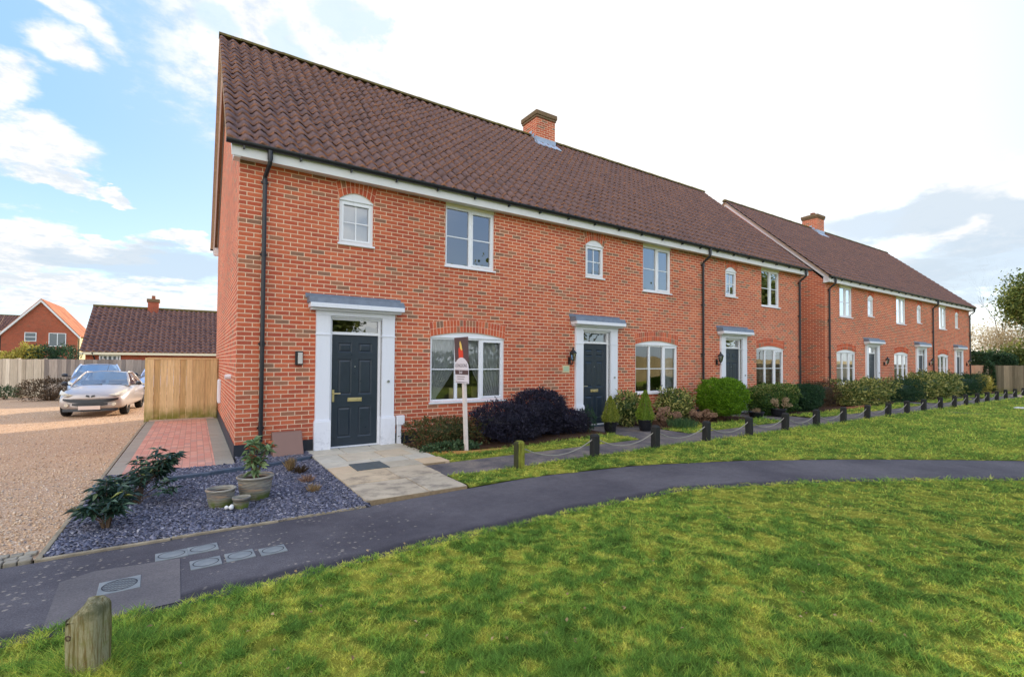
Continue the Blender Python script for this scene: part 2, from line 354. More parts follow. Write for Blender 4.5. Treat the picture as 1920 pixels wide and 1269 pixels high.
leafmat('leaf_blossom', [(0, C(150, 128, 96)), (.5, C(186, 168, 134)), (1, C(214, 202, 172))], .9)
leafmat('leaf_yellow', [(0, C(120, 116, 48)), (.5, C(170, 160, 70)), (1, C(206, 196, 100))])
def f(q, p):   # grass and moss: 'moss' 0 = dark tuft ... 1 = yellow moss
    c = q.ramp(attr(q, 'moss'), [(0, C(110, 148, 66)), (.3, C(134, 170, 74)), (.5, C(164, 188, 82)), (.7, C(194, 204, 90)), (1, C(224, 218, 108))])
    k = q.mr(attr(q, 'rnd'), 0, 1, .55, 1.5, False); c = q.mix(1, c, q.comb(k, k, k), 'MULTIPLY')
    P(q, p, c, .6, None, .2); t = q.n('ShaderNodeBsdfTranslucent'); q.set(t.inputs[0], c)
    m = q.n('ShaderNodeMixShader'); m.inputs[0].default_value = .5; q.nt.links.new(p.outputs[0], m.inputs[1]); q.nt.links.new(t.outputs[0], m.inputs[2]); return m.outputs[0]
mat('grass_blade', f)
def f(q, p):
    co = obj_co(q); n = q.noise(co, 30, 6, .75); n2 = q.noise(co, 160, 3, .7)
    c = q.ramp(attr(q, 'moss'), [(0, C(80, 98, 44)), (.3, C(98, 118, 50)), (.52, C(124, 138, 58)), (.72, C(152, 156, 64)), (1, C(178, 174, 74))])
    c = q.mix(q.mr(n, .55, .75, 0, .4), c, C(88, 84, 46)); k = q.mr(n2, .25, .75, .62, 1.4, False); c = q.mix(1, c, q.comb(k, k, k), 'MULTIPLY')
    P(q, p, c, .95, q.bump(q.m('ADD', n, n2), 1, .03), .05)
mat('lawn', f)
def f(q, p):
    co = obj_co(q); n = q.noise(co, .08, 6, .6); P(q, p, q.mix(n, C(92, 104, 44), C(120, 118, 60)), .98, None, .05)
mat('field', f)
def f(q, p):
    r = attr(q, 'rnd'); P(q, p, q.ramp(r, [(0, C(66, 68, 82)), (.4, C(92, 94, 112)), (.75, C(114, 114, 132)), (.94, C(140, 138, 150)), (1, C(184, 180, 184))]), .6, None, .35)
mat('slate_chip', f)
def f(q, p):
    r = attr(q, 'rnd'); P(q, p, q.ramp(r, [(0, C(180, 148, 120)), (.5, C(212, 182, 150)), (.85, C(228, 208, 184)), (1, C(150, 136, 128))]), .9, None, .15)
mat('pebble', f)
def fencewood(name, c1, c2, green=.0):
    def f(q, p):
        co = obj_co(q); n = q.noise(q.v('MULTIPLY', co, (6, 6, .5)), 5, 6, .7); c = q.mix(attr(q, 'rnd'), c1, c2)
        k = q.mr(n, .25, .75, .72, 1.25, False); c = q.mix(1, c, q.comb(k, k, k), 'MULTIPLY')
        g = q.m('MULTIPLY', q.mr(q.sep(co)[2], .42, .03), q.mr(q.noise(co, 3, 4), .25, .6)); c = q.mix(q.m('MULTIPLY', g, green), c, C(104, 112, 36))
        P(q, p, c, .85, q.bump(n, .4, .01), .15)
    return mat(name, f)
fencewood('fence_pale', C(168, 156, 138), C(220, 210, 192), .2)  # left yard fence: sunlight put into the colour; end panel: paler wood
fencewood('fence_grey', C(128, 120, 114), C(174, 162, 150), .25)
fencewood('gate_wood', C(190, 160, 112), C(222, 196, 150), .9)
fencewood('fence_right', C(104, 98, 84), C(164, 154, 134), .6)
fencewood('fence_back', C(190, 172, 130), C(206, 188, 148), .2)
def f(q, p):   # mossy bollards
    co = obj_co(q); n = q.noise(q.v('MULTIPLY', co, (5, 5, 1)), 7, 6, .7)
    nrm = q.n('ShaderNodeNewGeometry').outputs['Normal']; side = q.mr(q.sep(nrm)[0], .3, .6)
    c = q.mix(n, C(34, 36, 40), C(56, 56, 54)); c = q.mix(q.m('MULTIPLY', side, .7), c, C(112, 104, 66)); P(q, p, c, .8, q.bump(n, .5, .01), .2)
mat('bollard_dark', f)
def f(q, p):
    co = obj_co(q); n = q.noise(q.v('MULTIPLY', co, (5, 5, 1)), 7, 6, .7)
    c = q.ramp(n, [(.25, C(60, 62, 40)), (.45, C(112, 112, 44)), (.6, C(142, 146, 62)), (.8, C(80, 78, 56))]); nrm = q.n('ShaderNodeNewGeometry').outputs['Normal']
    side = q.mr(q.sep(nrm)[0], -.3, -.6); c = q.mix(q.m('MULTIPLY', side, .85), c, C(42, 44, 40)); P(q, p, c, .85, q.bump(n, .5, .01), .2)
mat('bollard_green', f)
def f(q, p):
    co = obj_co(q); st = q.v('MULTIPLY', co, (22, 22, 1.6)); n = q.noise(st, 1.6, 6, .7, .4); m2 = q.noise(co, 16, 5, .7)
    c = q.ramp(n, [(.28, C(78, 68, 46)), (.42, C(122, 110, 72)), (.52, C(160, 154, 124)), (.62, C(124, 106, 68)), (.75, C(82, 70, 48))])
    g = q.mr(m2, .45, .68); c = q.mix(q.m('MULTIPLY', g, .5), c, C(118, 120, 60)); dk = q.m('MULTIPLY', q.mr(q.sep(co)[2], .27, .36), q.mr(m2, .35, .6)); c = q.mix(q.m('MULTIPLY', dk, .7), c, C(88, 88, 70))
    P(q, p, c, .9, q.bump(q.m('ADD', n, q.m('MULTIPLY', m2, .5)), .9, .012), .12)
mat('old_post', f)
def f(q, p):   # glazed stoneware pots with algae bands
    co = obj_co(q); s = q.sep(co); n = q.noise(co, 9, 6, .7); band = q.noise(q.v('MULTIPLY', co, (1.5, 1.5, 18)), 2.2, 4)
    c = q.ramp(band, [(.36, C(104, 90, 76)), (.45, C(158, 152, 138)), (.55, C(110, 108, 106)), (.64, C(174, 146, 116))])
    c = q.mix(q.m('MULTIPLY', q.mr(s[2], .13, .03), q.mr(n, .3, .6)), c, C(98, 112, 52)); P(q, p, c, .6, q.bump(n, .3, .006), .35)
mat('stoneware', f)
def carpaint(name, c):
    def f(q, p):
        P(q, p, c, .35, None, .5, .35); p.inputs['Coat Weight'].default_value = .6; p.inputs['Coat Roughness'].default_value = .06
    return mat(name, f)
carpaint('car_silver', C(180, 172, 168)); carpaint('car_blue', C(160, 182, 214)); carpaint('car_paleblue', C(176, 192, 222))
simple('tyre', C(26, 26, 28), .8, .1, 6); simple('headlamp', C(214, 208, 190), .15, .1, 30, 0, .6); simple('plate_white', C(224, 208, 200), .4, .03, 4)
simple('board_brown', C(92, 74, 76), .5, .05, 4); simple('board_white', C(222, 216, 224), .5, .04, 4); simple('board_red', C(226, 74, 52), .5, .03, 4)
simple('board_yellow', C(240, 206, 110), .5, .03, 4); simple('board_grey', C(150, 142, 150), .5, .03, 4); simple('post_white', C(226, 212, 206), .6, .1, 5)
simple('plate_green', C(178, 196, 168), .5, .05, 5); simple('plate_cream', C(214, 200, 160), .5, .05, 5)
simple('litter_white', C(225, 225, 225), .6, .05, 5); simple('chrome', C(210, 210, 214), .12, .03, 5, 0, .6, .9)

# ------------------------------------------------------------------ mesh helpers
def tag(o, label=None, cat=None, group=None, kind=None):
    for k, v in (('label', label), ('category', cat), ('group', group), ('kind', kind)):
        if v: o[k] = v
    return o
def empty(name, loc=(0, 0, 0), rz=0, **k):
    o = bpy.data.objects.new(name, None); COL.objects.link(o); o.location = loc; o.rotation_euler = (0, 0, rz); o.empty_display_size = .1
    return tag(o, **k)
def link(name, me, m, parent=None, **k):
    if m is not None:
        for x in (m if isinstance(m, (list, tuple)) else [m]): me.materials.append(MATS[x] if isinstance(x, str) else x)
    o = bpy.data.objects.new(name, me); COL.objects.link(o)
    if parent is not None: o.parent = parent
    return tag(o, **k)
class MB:
    def __init__(s): s.v = []; s.f = []; s.uv = []; s.rnd = []; s.mi = []; s.cr = 0; s.cm = 0
    def face(s, pts, uv=None, flip=False):
        i = len(s.v); s.v += [tuple(p) for p in pts]; idx = list(range(i, i+len(pts)))
        if flip: idx.reverse(); uv = uv[::-1] if uv else None
        s.f.append(idx); s.uv.append(uv); s.rnd.append(s.cr); s.mi.append(s.cm)
    def box(s, x0, y0, z0, x1, y1, z1):
        if x0 > x1: x0, x1 = x1, x0
        if y0 > y1: y0, y1 = y1, y0
        if z0 > z1: z0, z1 = z1, z0
        s.hexa([(x0, y0, z0), (x1, y0, z0), (x1, y1, z0), (x0, y1, z0), (x0, y0, z1), (x1, y0, z1), (x1, y1, z1), (x0, y1, z1)]); return s
    def hexa(s, p):
        i = len(s.v); s.v += [tuple(q) for q in p]
        for f in ((0, 3, 2, 1), (4, 5, 6, 7), (0, 1, 5, 4), (1, 2, 6, 5), (2, 3, 7, 6), (3, 0, 4, 7)):
            s.f.append([i+k for k in f]); s.uv.append(None); s.rnd.append(s.cr); s.mi.append(s.cm)
        return s
    def prism(s, poly, d):
        """poly: 3D points (ccw seen from -d), extruded by vector d"""
        n = len(poly); i = len(s.v); s.v += [tuple(p) for p in poly]+[tuple(p[k]+d[k] for k in range(3)) for p in poly]
        fs = [list(range(i, i+n)), list(range(i+2*n-1, i+n-1, -1))]+[[i+(k+1) % n, i+k, i+n+k, i+n+(k+1) % n] for k in range(n)]
        for f in fs: s.f.append(f); s.uv.append(None); s.rnd.append(s.cr); s.mi.append(s.cm)
        return s
    def tube(s, pts, r, n=8, caps=True):
        pts = [Vector(p) for p in pts]; rs = r if isinstance(r, (list, tuple)) else [r]*len(pts); rings = []
        prev = None
        for k, p in enumerate(pts):
            t = (pts[min(k+1, len(pts)-1)]-pts[max(k-1, 0)]).normalized()
            if prev is None: a = t.orthogonal().normalized()
            else: a = (prev-t*prev.dot(t)).normalized()
            prev = a; c = t.cross(a); i = len(s.v); rings.append(i)
            for q in range(n):
                an = 2*math.pi*q/n; s.v.append(tuple(p+(a*math.cos(an)+c*math.sin(an))*rs[k]))
        for k in range(len(rings)-1):
            for q in range(n):
                s.f.append([rings[k]+q, rings[k]+(q+1) % n, rings[k+1]+(q+1) % n, rings[k+1]+q]); s.uv.append(None); s.rnd.append(s.cr); s.mi.append(s.cm)
        if caps:
            for i, rev in ((rings[0], True), (rings[-1], False)):
                f = list(range(i, i+n)); s.f.append(f[::-1] if rev else f); s.uv.append(None); s.rnd.append(s.cr); s.mi.append(s.cm)
        return s
    def lathe(s, prof, c=(0, 0, 0), n=24):
        i = len(s.v)
        for r, z in prof:
            for q in range(n):
                an = 2*math.pi*q/n; s.v.append((c[0]+r*math.cos(an), c[1]+r*math.sin(an), c[2]+z))
        for k in range(len(prof)-1):
            for q in range(n):
                a, b_ = i+k*n, i+(k+1)*n; s.f.append([a+q, a+(q+1) % n, b_+(q+1) % n, b_+q]); s.uv.append(None); s.rnd.append(s.cr); s.mi.append(s.cm)
        return s
    def build(s, name, m, parent=None, smooth=False, bevel=0, uv=False, **k):
        me = bpy.data.meshes.new(name); me.from_pydata(s.v, [], s.f); me.update()
        if uv:
            l = me.uv_layers.new(name='UVMap')
            for pi, p in enumerate(me.polygons):
                n = p.normal; u = s.uv[pi]
                for j, li in enumerate(p.loop_indices):
                    if u: l.data[li].uv = u[j]; continue
                    c = me.vertices[me.loops[li].vertex_index].co
                    l.data[li].uv = (c.x, c.y) if abs(n.z) > .75 else ((c.x, c.z) if abs(n.y) > abs(n.x) else (c.y+.1125, c.z))
        if any(s.rnd):
            a = me.attributes.new('rnd', 'FLOAT', 'FACE'); a.data.foreach_set('value', s.rnd)
        if any(s.mi): me.polygons.foreach_set('material_index', s.mi)
        if smooth: me.polygons.foreach_set('use_smooth', [True]*len(me.polygons))
        o = link(name, me, m, parent, **k)
        if bevel:
            md = o.modifiers.new('bevel', 'BEVEL'); md.width = bevel; md.segments = 2; md.limit_method = 'ANGLE'
        return o
def np_mesh(name, V, F, m, parent=None, rnd=None, extra=None, smooth=False, fs=None, **k):
    """V (n,3), F (m,k) with constant face size"""
    me = bpy.data.meshes.new(name); nF, kk = F.shape
    me.vertices.add(len(V)); me.vertices.foreach_set('co', V.astype(np.float32).ravel())
    me.loops.add(nF*kk); me.loops.foreach_set('vertex_index', F.astype(np.int32).ravel())
    me.polygons.add(nF); me.polygons.foreach_set('loop_start', np.arange(0, nF*kk, kk, dtype=np.int32))
    if smooth: me.polygons.foreach_set('use_smooth', np.ones(nF, bool))
    me.update(calc_edges=True)
    if rnd is not None: me.attributes.new('rnd', 'FLOAT', 'FACE').data.foreach_set('value', rnd.astype(np.float32))
    if extra:
        for nm, (dom, arr) in extra.items(): me.attributes.new(nm, 'FLOAT', dom).data.foreach_set('value', arr.astype(np.float32))
    return link(name, me, m, parent, **k)
def vnoise(x, y, sc, seed=0):
    x = x*sc+seed*17.3; y = y*sc+seed*9.1; xi = np.floor(x); yi = np.floor(y); fx = x-xi; fy = y-yi; fx = fx*fx*(3-2*fx); fy = fy*fy*(3-2*fy)
    def h(a, b_):
        t = np.sin(a*127.1+b_*311.7+seed*74.7)*43758.5453; return t-np.floor(t)
    return (h(xi, yi)*(1-fx)+h(xi+1, yi)*fx)*(1-fy)+(h(xi, yi+1)*(1-fx)+h(xi+1, yi+1)*fx)*fy
def fbm(x, y, sc, o=4, seed=0):
    a = 0; w = .5; t = 0
    for k in range(o): a = a+w*vnoise(x, y, sc*2**k, seed+k); t += w; w *= .55
    return a/t

def leaves(P_, D, L, W, droop=.15, up_bias=.0):
    """leaf faces: P base points, D directions, L lengths, W widths -> V, F"""
    n = len(P_); D = D/np.linalg.norm(D, axis=1, keepdims=True)
    rv = rng.normal(size=(n, 3)); rv[:, 2] += up_bias*3; S = np.cross(D, rv); S /= np.linalg.norm(S, axis=1, keepdims=True)+1e-9; N = np.cross(S, D)
    L = L[:, None]; W = W[:, None]
    v0 = P_; v1 = P_+D*L*.45+S*W*.5+N*W*.18; v2 = P_+D*L-N*L*droop; v3 = P_+D*L*.45-S*W*.5+N*W*.18
    V = np.stack([v0, v1, v2, v3], 1).reshape(-1, 3); i = np.arange(n)*4
    F = np.concatenate([np.stack([i, i+1, i+2], 1), np.stack([i, i+2, i+3], 1)]); return V, F
def blob_pts(n, shape, size, shell=.35, lump=.18, seed=0):
    """points in the outer shell of a lumpy rounded body; size = half sizes; returns points, outward dirs"""
    d = rng.normal(size=(n, 3)); d /= np.linalg.norm(d, axis=1, keepdims=True)
    if shape == 'box': k = (np.abs(d)**5).sum(1)**(-1/5)
    elif shape == 'round': k = (np.abs(d)**2.7).sum(1)**(-1/2.7)
    elif shape == 'dome':
        d[:, 2] = np.abs(d[:, 2])*1.0; k = (np.abs(d)**2.6).sum(1)**(-1/2.6)
    elif shape == 'cone':
        h = rng.random(n)**1.3; a = rng.random(n)*2*math.pi; rr = (1-h)**.7*(.75+.25*np.minimum(1, h*6))*(1+.5*(fbm(np.cos(a)*1.5+seed, np.sin(a)*1.5+h*2.5, 1.6, 3, seed)-.5)+.12*rng.normal(size=n)*(rng.random(n) < .2)); 
        p = np.stack([np.cos(a)*rr, np.sin(a)*rr, h*2-1], 1); s = 1-shell*rng.random(n)**1.5; q = p.copy(); q[:, :2] *= s[:, None]
        dd = np.stack([np.cos(a), np.sin(a), np.full(n, .7)], 1); return q*size, dd
    else: k = np.ones(n)
    lm = 1+lump*(2*fbm(d[:, 0]*2+d[:, 2]+seed, d[:, 1]*2-d[:, 2]*1.3, 1.4, 3, seed)-1)*1.6
    s = 1-shell*rng.random(n)**1.6
    return d*k[:, None]*(s*lm)[:, None]*size, d
def plant(name, loc, size, shape, n, L, W, m, label, cat, stemmat='twig', group=None, shell=.35, lump=.18, out=.6, rag=.10, core=True, seed=1, stems=6, up=.5, leafname='foliage', tintz=0):
    """shrub: root at ground, foliage body and stems"""
    r = empty(name, loc, label=label, cat=cat, group=group); sz = np.array(size)/np.array([2, 2, 2 if shape != 'dome' else 1.0])
    p, d = blob_pts(n, shape, sz, shell, lump, seed)
    base = sz[2] if shape != 'dome' else 0.0; lift = 0.04
    c_ = rng.integers(0, n, max(6, int(n*rag/14))); w_ = np.minimum(rng.integers(0, len(c_), int(n*rag)), len(c_)-1); kk_ = rng.integers(0, n, len(w_)); p[kk_] = p[c_[w_]]*(1.0+.16*rng.random(len(w_)))[:, None]+rng.normal(size=(len(w_), 3))*L*.35; d[kk_] = d[c_[w_]]+np.array([0, 0, .5])
    p[:, 2] += base+lift; p[:, 2] = np.maximum(p[:, 2], .01)
    D = d*out+rng.normal(size=(n, 3))*.6; D[:, 2] += up*.5
    V, F = leaves(p, D, L*(.7+.6*rng.random(n)), W*(.7+.6*rng.random(n)))
    V[:, 2] = np.maximum(V[:, 2], .005)
    t = rng.random(n)*.75+.25*np.clip((fbm(p[:, 0]+seed, p[:, 1]+p[:, 2], 4, 2, seed)), 0, 1)
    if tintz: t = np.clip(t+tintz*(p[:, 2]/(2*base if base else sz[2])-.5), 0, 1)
    np_mesh(leafname, V, F, m, r, rnd=np.concatenate([t, t]))
    mb = MB(); rr = random.Random(seed)
    for k in range(stems):
        a = rr.random()*6.28; q = rr.random()*.6; top = (math.cos(a)*q*sz[0], math.sin(a)*q*sz[1], (base*1.3 if base else sz[2]*.6))
        bx = (math.cos(a)*q*sz[0]*.35, math.sin(a)*q*sz[1]*.35, -.02)
        mb.tube([bx, tuple((bx[i]+top[i])/2+rr.uniform(-.02, .02) for i in range(3)), top], [.012, .009, .004], 5)
    if core:
        i0 = len(mb.v); nn, mm = 10, 14
        for a in range(nn+1):
            th = math.pi*a/nn
            for c in range(mm):
                ph = 2*math.pi*c/mm; x, y, z = math.sin(th)*math.cos(ph), math.sin(th)*math.sin(ph), math.cos(th)
                kk = (abs(x)**4+abs(y)**4+abs(z)**4)**-.25 if shape == 'box' else 1
                s_ = (1-shell)*.92*kk
                if shape == 'cone': zz = math.cos(th)*.9; w = max(0, (1-(zz+1)/2))**.75*.6; mb.v.append((w*sz[0]*math.cos(ph), w*sz[1]*math.sin(ph), base+zz*sz[2]))
                else: mb.v.append((x*s_*sz[0], y*s_*sz[1], max(.02, base+z*s_*sz[2]+lift) if shape != 'dome' else max(.0, z)*s_*sz[2]))
        for a in range(nn):
            for c in range(mm):
                mb.f.append([i0+a*mm+c, i0+(a+1)*mm+c, i0+(a+1)*mm+(c+1) % mm, i0+a*mm+(c+1) % mm]); mb.uv.append(None); mb.rnd.append(.12); mb.mi.append(1)
    mb.build('stems', [stemmat, m], r)
    return r
ORD = ['first', 'second', 'third', 'fourth', 'fifth', 'sixth', 'seventh', 'eighth', 'ninth', 'tenth', 'eleventh', 'twelfth', 'thirteenth', 'fourteenth', 'fifteenth', 'sixteenth', 'seventeenth', 'eighteenth', 'nineteenth', 'twentieth', 'twenty-first', 'twenty-second']
#@@PART2

# ================================================================== GROUND
XF = [-40, -1.61, 1.05, 2.33, 3.48, 5.37, 7.2, 8.86, 10.4, 12.5, 21, 60]; YF = [-3.78, -3.74, -3.65, -3.57, -3.5, -3.77, -4.46, -5.38, -6.38, -7.9, -14.5, -45]
XN = [-40, -.73, 1.7, 3.08, 4.8, 5.97, 7.07, 8.43, 9.17, 12, 20, 60]; YN = [-5.25, -5.2, -5.08, -5.04, -5.15, -5.56, -6.08, -6.86, -7.35, -9.3, -15.8, -50]
def smooth_i(x, X, Y): 
    e = .25; return (np.interp(x-e, X, Y)+np.interp(x, X, Y)+np.interp(x+e, X, Y))/3
yF = lambda x: smooth_i(np.asarray(x, float), XF, YF); yN = lambda x: smooth_i(np.asarray(x, float), XN, YN)
def yNr(x): x = np.asarray(x, float); return yN(x)+.05*(fbm(x, x*0, 3.5, 3, 5)-.5)*2
def yFr(x): x = np.asarray(x, float); return yF(x)-.04*(fbm(x, x*0, 3.5, 3, 9)-.5)*2

mb = MB(); mb.face([(-900, -900, -.06), (900, -900, -.06), (900, 1500, -.06), (-900, 1500, -.06)])
mb.build('ground', 'field', kind='structure')
mb = MB(); mb.face([(-60, -3.62, -.012), (-1.6, -3.62, -.012), (-1.6, 6.5, -.012), (-1.6, 24, -.012), (-60, 24, -.012)]); mb.face([(-1.6, 6.62, -.012), (14, 8.6, -.012), (14, 24, -.012), (-1.6, 24, -.012)])
mb.build('gravel_yard', 'gravel', kind='structure')
# tarmac footpath ribbon
xs = np.concatenate([np.linspace(-40, -4, 12), np.arange(-3.8, 14, .15), np.linspace(14.2, 60, 40)])
mb = MB()
for a, c in zip(xs[:-1], xs[1:]):
    n0, n1, f0, f1 = float(yNr(a)), float(yNr(c)), float(yF(a)), float(yF(c)); mb.face([(a, n0-.05, 0), (c, n1-.05, 0), (c, f1, 0), (a, f0, 0)], uv=[(a, -.05), (c, -.05), (c, f1-n1), (a, f0-n0)])
mb.build('tarmac_path', 'tarmac', kind='structure', uv=True)
mb = MB(); mb.face([(-1.3, -5.12, .004), (-.62, -5.1, .004), (-.64, -4.25, .004), (-1.18, -4.19, .004), (-1.36, -4.3, .004)])
mb.build('tarmac_patch', 'tarmac_patch', kind='structure')
# inner path and the stubs to the doors
mb = MB(); px_ = list(np.arange(2.3, 40.2, .5))
for a, c in zip(px_[:-1], px_[1:]):
    k = lambda x: -.18*max(0, (x-24)/14)
    mb.face([(a, -2.88+.02*math.sin(a*3), .006), (c, -2.88+.02*math.sin(c*3), .006), (c, -2.02+k(c), .006), (a, -2.02+k(a), .006)])
for a, c in ((7.35, 8.95), (13.3, 14.85), (24.1, 25.5), (30.1, 31.6), (36.2, 37.7)):
    mb.face([(a, -2.05, .010), (c, -2.05, .010), (c, .0, .010), (a, .0, .010)])
mb.build('side_path', 'worn_path', kind='structure')
# block paved side passage with edging slabs and a kerb
mb = MB(); mb.box(-1.39, -.62, -.05, -.27, 6.62, .02); mb.build('brick_paving', 'block_paving', kind='structure')
mb = MB(); mb.face([(-1.56, -.35, .018), (-1.39, -.42, .018), (-1.39, 6.62, .018), (-1.56, 6.62, .018)]); mb.face([(-.27, -.85, .018), (-.014, -.85, .018), (-.014, 6.62, .018), (-.27, 6.62, .018)])
mb.build('paving_edge', 'edge_paving', kind='structure')
mb = MB()
for k in range(12): mb.box(-1.61, -3.72+k*.86, -.06, -1.57, -3.72+k*.86+.852, .024)
for k in range(3): mb.box(-1.6+k*.885, -3.725+k*.02, -.05, -1.6+k*.885+.88, -3.685+k*.02, .02)
mb.build('kerb', 'concrete_kerb', kind='structure', bevel=.006)
mb = MB(); rr = random.Random(4)
for i in range(30):
    for j in range(3):
        x = -1.64-.085*i-.02*(j % 2); y = -3.66+j*.08; mb.box(x-.078, y, -.04, x, y+.073, .008+rr.uniform(0, .012))
mb.build('kerb_setts', 'granite', kind='structure', bevel=.008)
# slate bed base + raised step edging
mb = MB(); mb.face([(-1.565, -3.69, .0), (1.07, -3.64, .0), (1.09, 0, .0), (-.0, 0, .0), (-.0, -.6, .0), (-1.565, -.3, .0)]); mb.build('slate_bed', 'slate_soil', kind='structure')
mb = MB()
mb.face([(-1.56, -.36, .035), (-1.56, -1.3, .035), (-.8, -1.27, .035), (-.8, -.36, .035)]) if False else None
for i, (x0, y0, x1, y1) in enumerate([(-.86, -1.2, -.35, -1.14), (-.35, -1.14, .12, -1.02), (.12, -1.02, .62, -.86), (.62, -.86, 1.04, -.68)]):
    mb.prism([(x0, y0, -.02), (x1, y1, -.02), (x1, y1+.10, -.02), (x0, y0+.10, -.02)], (0, 0, .085+.008*(i % 2)))
mb.build('edging_stone', 'slate_step', bevel=.008, label='curved row of blue-grey stone edging across the slate chippings', cat='garden edging')
# sandstone slabs in front of the first door, each its own face tint
mb = MB(); rr = random.Random(11)
rows = [(-.0, -.62, [0, .55, 1.1, 1.72]), (-.62, -1.24, [0, .4, 1.0, 1.5, 1.75]), (-1.24, -1.62, [0, .75, 1.3, 1.75]), (-1.62, -2.05, [0, .34, .8, 1.35, 1.8]), (-2.05, -2.75, [0, .72, 1.32]), (-2.75, -3.57, [0, .78, 1.3])]
for y1, y0, cuts in rows:
    xl = 1.09
    for a, c in zip(cuts[:-1], cuts[1:]):
        mb.cr = rr.random()
        if y0 < -2: mb.cr = .6+.4*rr.random()
        else: mb.cr = .5*rr.random()+.01
        xr = xl+c-.014; mb.box(xl+a, y0+.012, -.03, xr, y1-.006, .045+rr.uniform(-.003, .003))
mb.build('door_patio', 'sandstone', kind='structure', bevel=.006)
mb = MB(); mb.box(1.1, -3.56, -.03, 2.38, -2.04, .034); mb.box(1.1, -2.04, -.03, 2.8, -.02, .034); mb.build('patio_bed', 'joint_sand', kind='structure')
mb = MB(); mb.box(1.42, -2.03, .03, 1.9, -1.53, .052); o = mb.build('drain_cover', 'slate_plate', bevel=.004, label='square dark slate drain cover set among the sandstone slabs by the door', cat='drain cover')
# planting beds against the walls
mb = MB()
for a, c in ((2.85, 7.3), (8.95, 13.2), (14.9, 20.1), (20.7, 24.05), (25.6, 30.0), (31.7, 36.1), (37.8, 40)): mb.box(a, -1.2, -.04, c, .0, .03)
mb.build('planting_soil', 'bed_bark', kind='structure')
mb = MB(); mb.prism([(2.82, -1.24, -.02), (3.5, -1.5, -.02), (3.5, -1.46, -.02), (2.84, -1.2, -.02)], (0, 0, .07)); mb.prism([(3.5, -1.5, -.02), (4.3, -1.56, -.02), (4.3, -1.52, -.02), (3.5, -1.46, -.02)], (0, 0, .065))
mb.build('timber_edging', 'pine_wood', label='low orange timber edging in front of the reddish hedge', cat='garden edging')
mb = MB()
for k in range(9): mb.box(18.9+k*.225, -1.3, -.02, 18.9+k*.225+.215, -1.2, .085)
mb.build('brick_edging', 'terracotta', label='short row of red edging bricks below the spotted laurel beyond the gap', cat='garden edging')

# ------------------------------------------------------------------ lawns (curvilinear grids) + grass blades
def moss_at(x, y):
    wx = x+.25*(fbm(x, y, 3, 3, 61)-.5); wy = y+.25*(fbm(x, y, 3, 3, 62)-.5); m = fbm(wx, wy, 1.3, 3, 3); m2 = fbm(wx, wy, 5.5, 4, 8); m3 = fbm(wx, wy, 17, 3, 18); t = .56+(m-.5)*.65+(m2-.5)*.9+(m3-.5)*1.9
    d = fbm(wx, wy, 4.5, 3, 21); t = t-.4*np.clip((d-.62)/.12, 0, 1)
    return np.clip(t, 0, 1)
def lawn_h(x, y): return .016+.05*(fbm(x, y, 2.2, 3, 31)-.45)+.05*(.42-np.abs(fbm(x, y, 7, 3, 12)-.5)*2.6)*1.0
def lawn_grid(name, xs, lo, hi, rows, kind='structure'):
    X, T = np.meshgrid(xs, rows, indexing='ij'); Y = hi(X)+(lo(X)-hi(X))*T
    Z = lawn_h(X, Y); edge = np.minimum(np.minimum(T, 1-T)*np.abs(hi(X)-lo(X)), .1)/.1; Z = Z*np.clip(edge, .15, 1)
    V = np.stack([X, Y, Z], -1).reshape(-1, 3); a, c = X.shape; i = np.arange(a*c).reshape(a, c)
    F = np.stack([i[:-1, :-1], i[:-1, 1:], i[1:, 1:], i[1:, :-1]], -1).reshape(-1, 4)
    return np_mesh(name, V, F, 'lawn', extra={'moss': ('POINT', moss_at(V[:, 0], V[:, 1]))}, smooth=True, kind=kind)
far = np.geomspace(12.2, 70, 60)
xs_n = np.concatenate([np.linspace(-30, -3.1, 60), np.arange(-3, 12, .06), far])
rows_n = np.concatenate([np.linspace(0, .085, 66), np.geomspace(.09, 1, 45)])
lawn_grid('lawn', xs_n, lambda x: yNr(x)-50, lambda x: yNr(x), rows_n)
xs_m = np.concatenate([np.arange(2.42, 14, .08), np.geomspace(14.1, 40.1, 90)])
lawn_grid('verge_lawn', xs_m, lambda x: yFr(x)+.0, lambda x: -2.84+.02*np.sin(x*3)+0*x, np.concatenate([np.linspace(0, .3, 14), np.linspace(.34, 1, 24)]))
inner = [(2.84, 4.3, -1.5), (4.3, 7.32, -1.22), (8.97, 13.28, -1.22), (14.88, 20.1, -1.22), (20.1, 24.08, -1.22), (25.55, 30.05, -1.22), (31.65, 36.15, -1.22), (37.75, 40.2, -1.22)]
ib = lambda x: np.interp(x, [2.84, 3.5, 4.3, 7.4], [-1.26, -1.52, -1.5, -1.15])*1.0
for a, c, yt in inner:
    xx = np.arange(a, c+.001, (c-a)/max(4, int((c-a)/.12)))
    lawn_grid('border_lawn', xx, lambda x: -2.01-.18*np.clip((x-24)/14, 0, 1), lambda x: (ib(x) if a < 7 else x*0-1.22), np.linspace(0, 1, 9))
def lawn_mask(x, y):
    m1 = (y < yNr(x)+.03) & (y > -60); m2 = (x > 2.42) & (x < 40.1) & (y < -2.86) & (y > yFr(x)-.03)
    m3 = np.zeros_like(m1)
    for a, c, yt in inner: m3 |= (x > a) & (x < c) & (y > -2.02-.18*np.clip((x-24)/14, 0, 1)) & (y < (ib(x) if a < 7 else -1.2))
    return m1, m2, m3
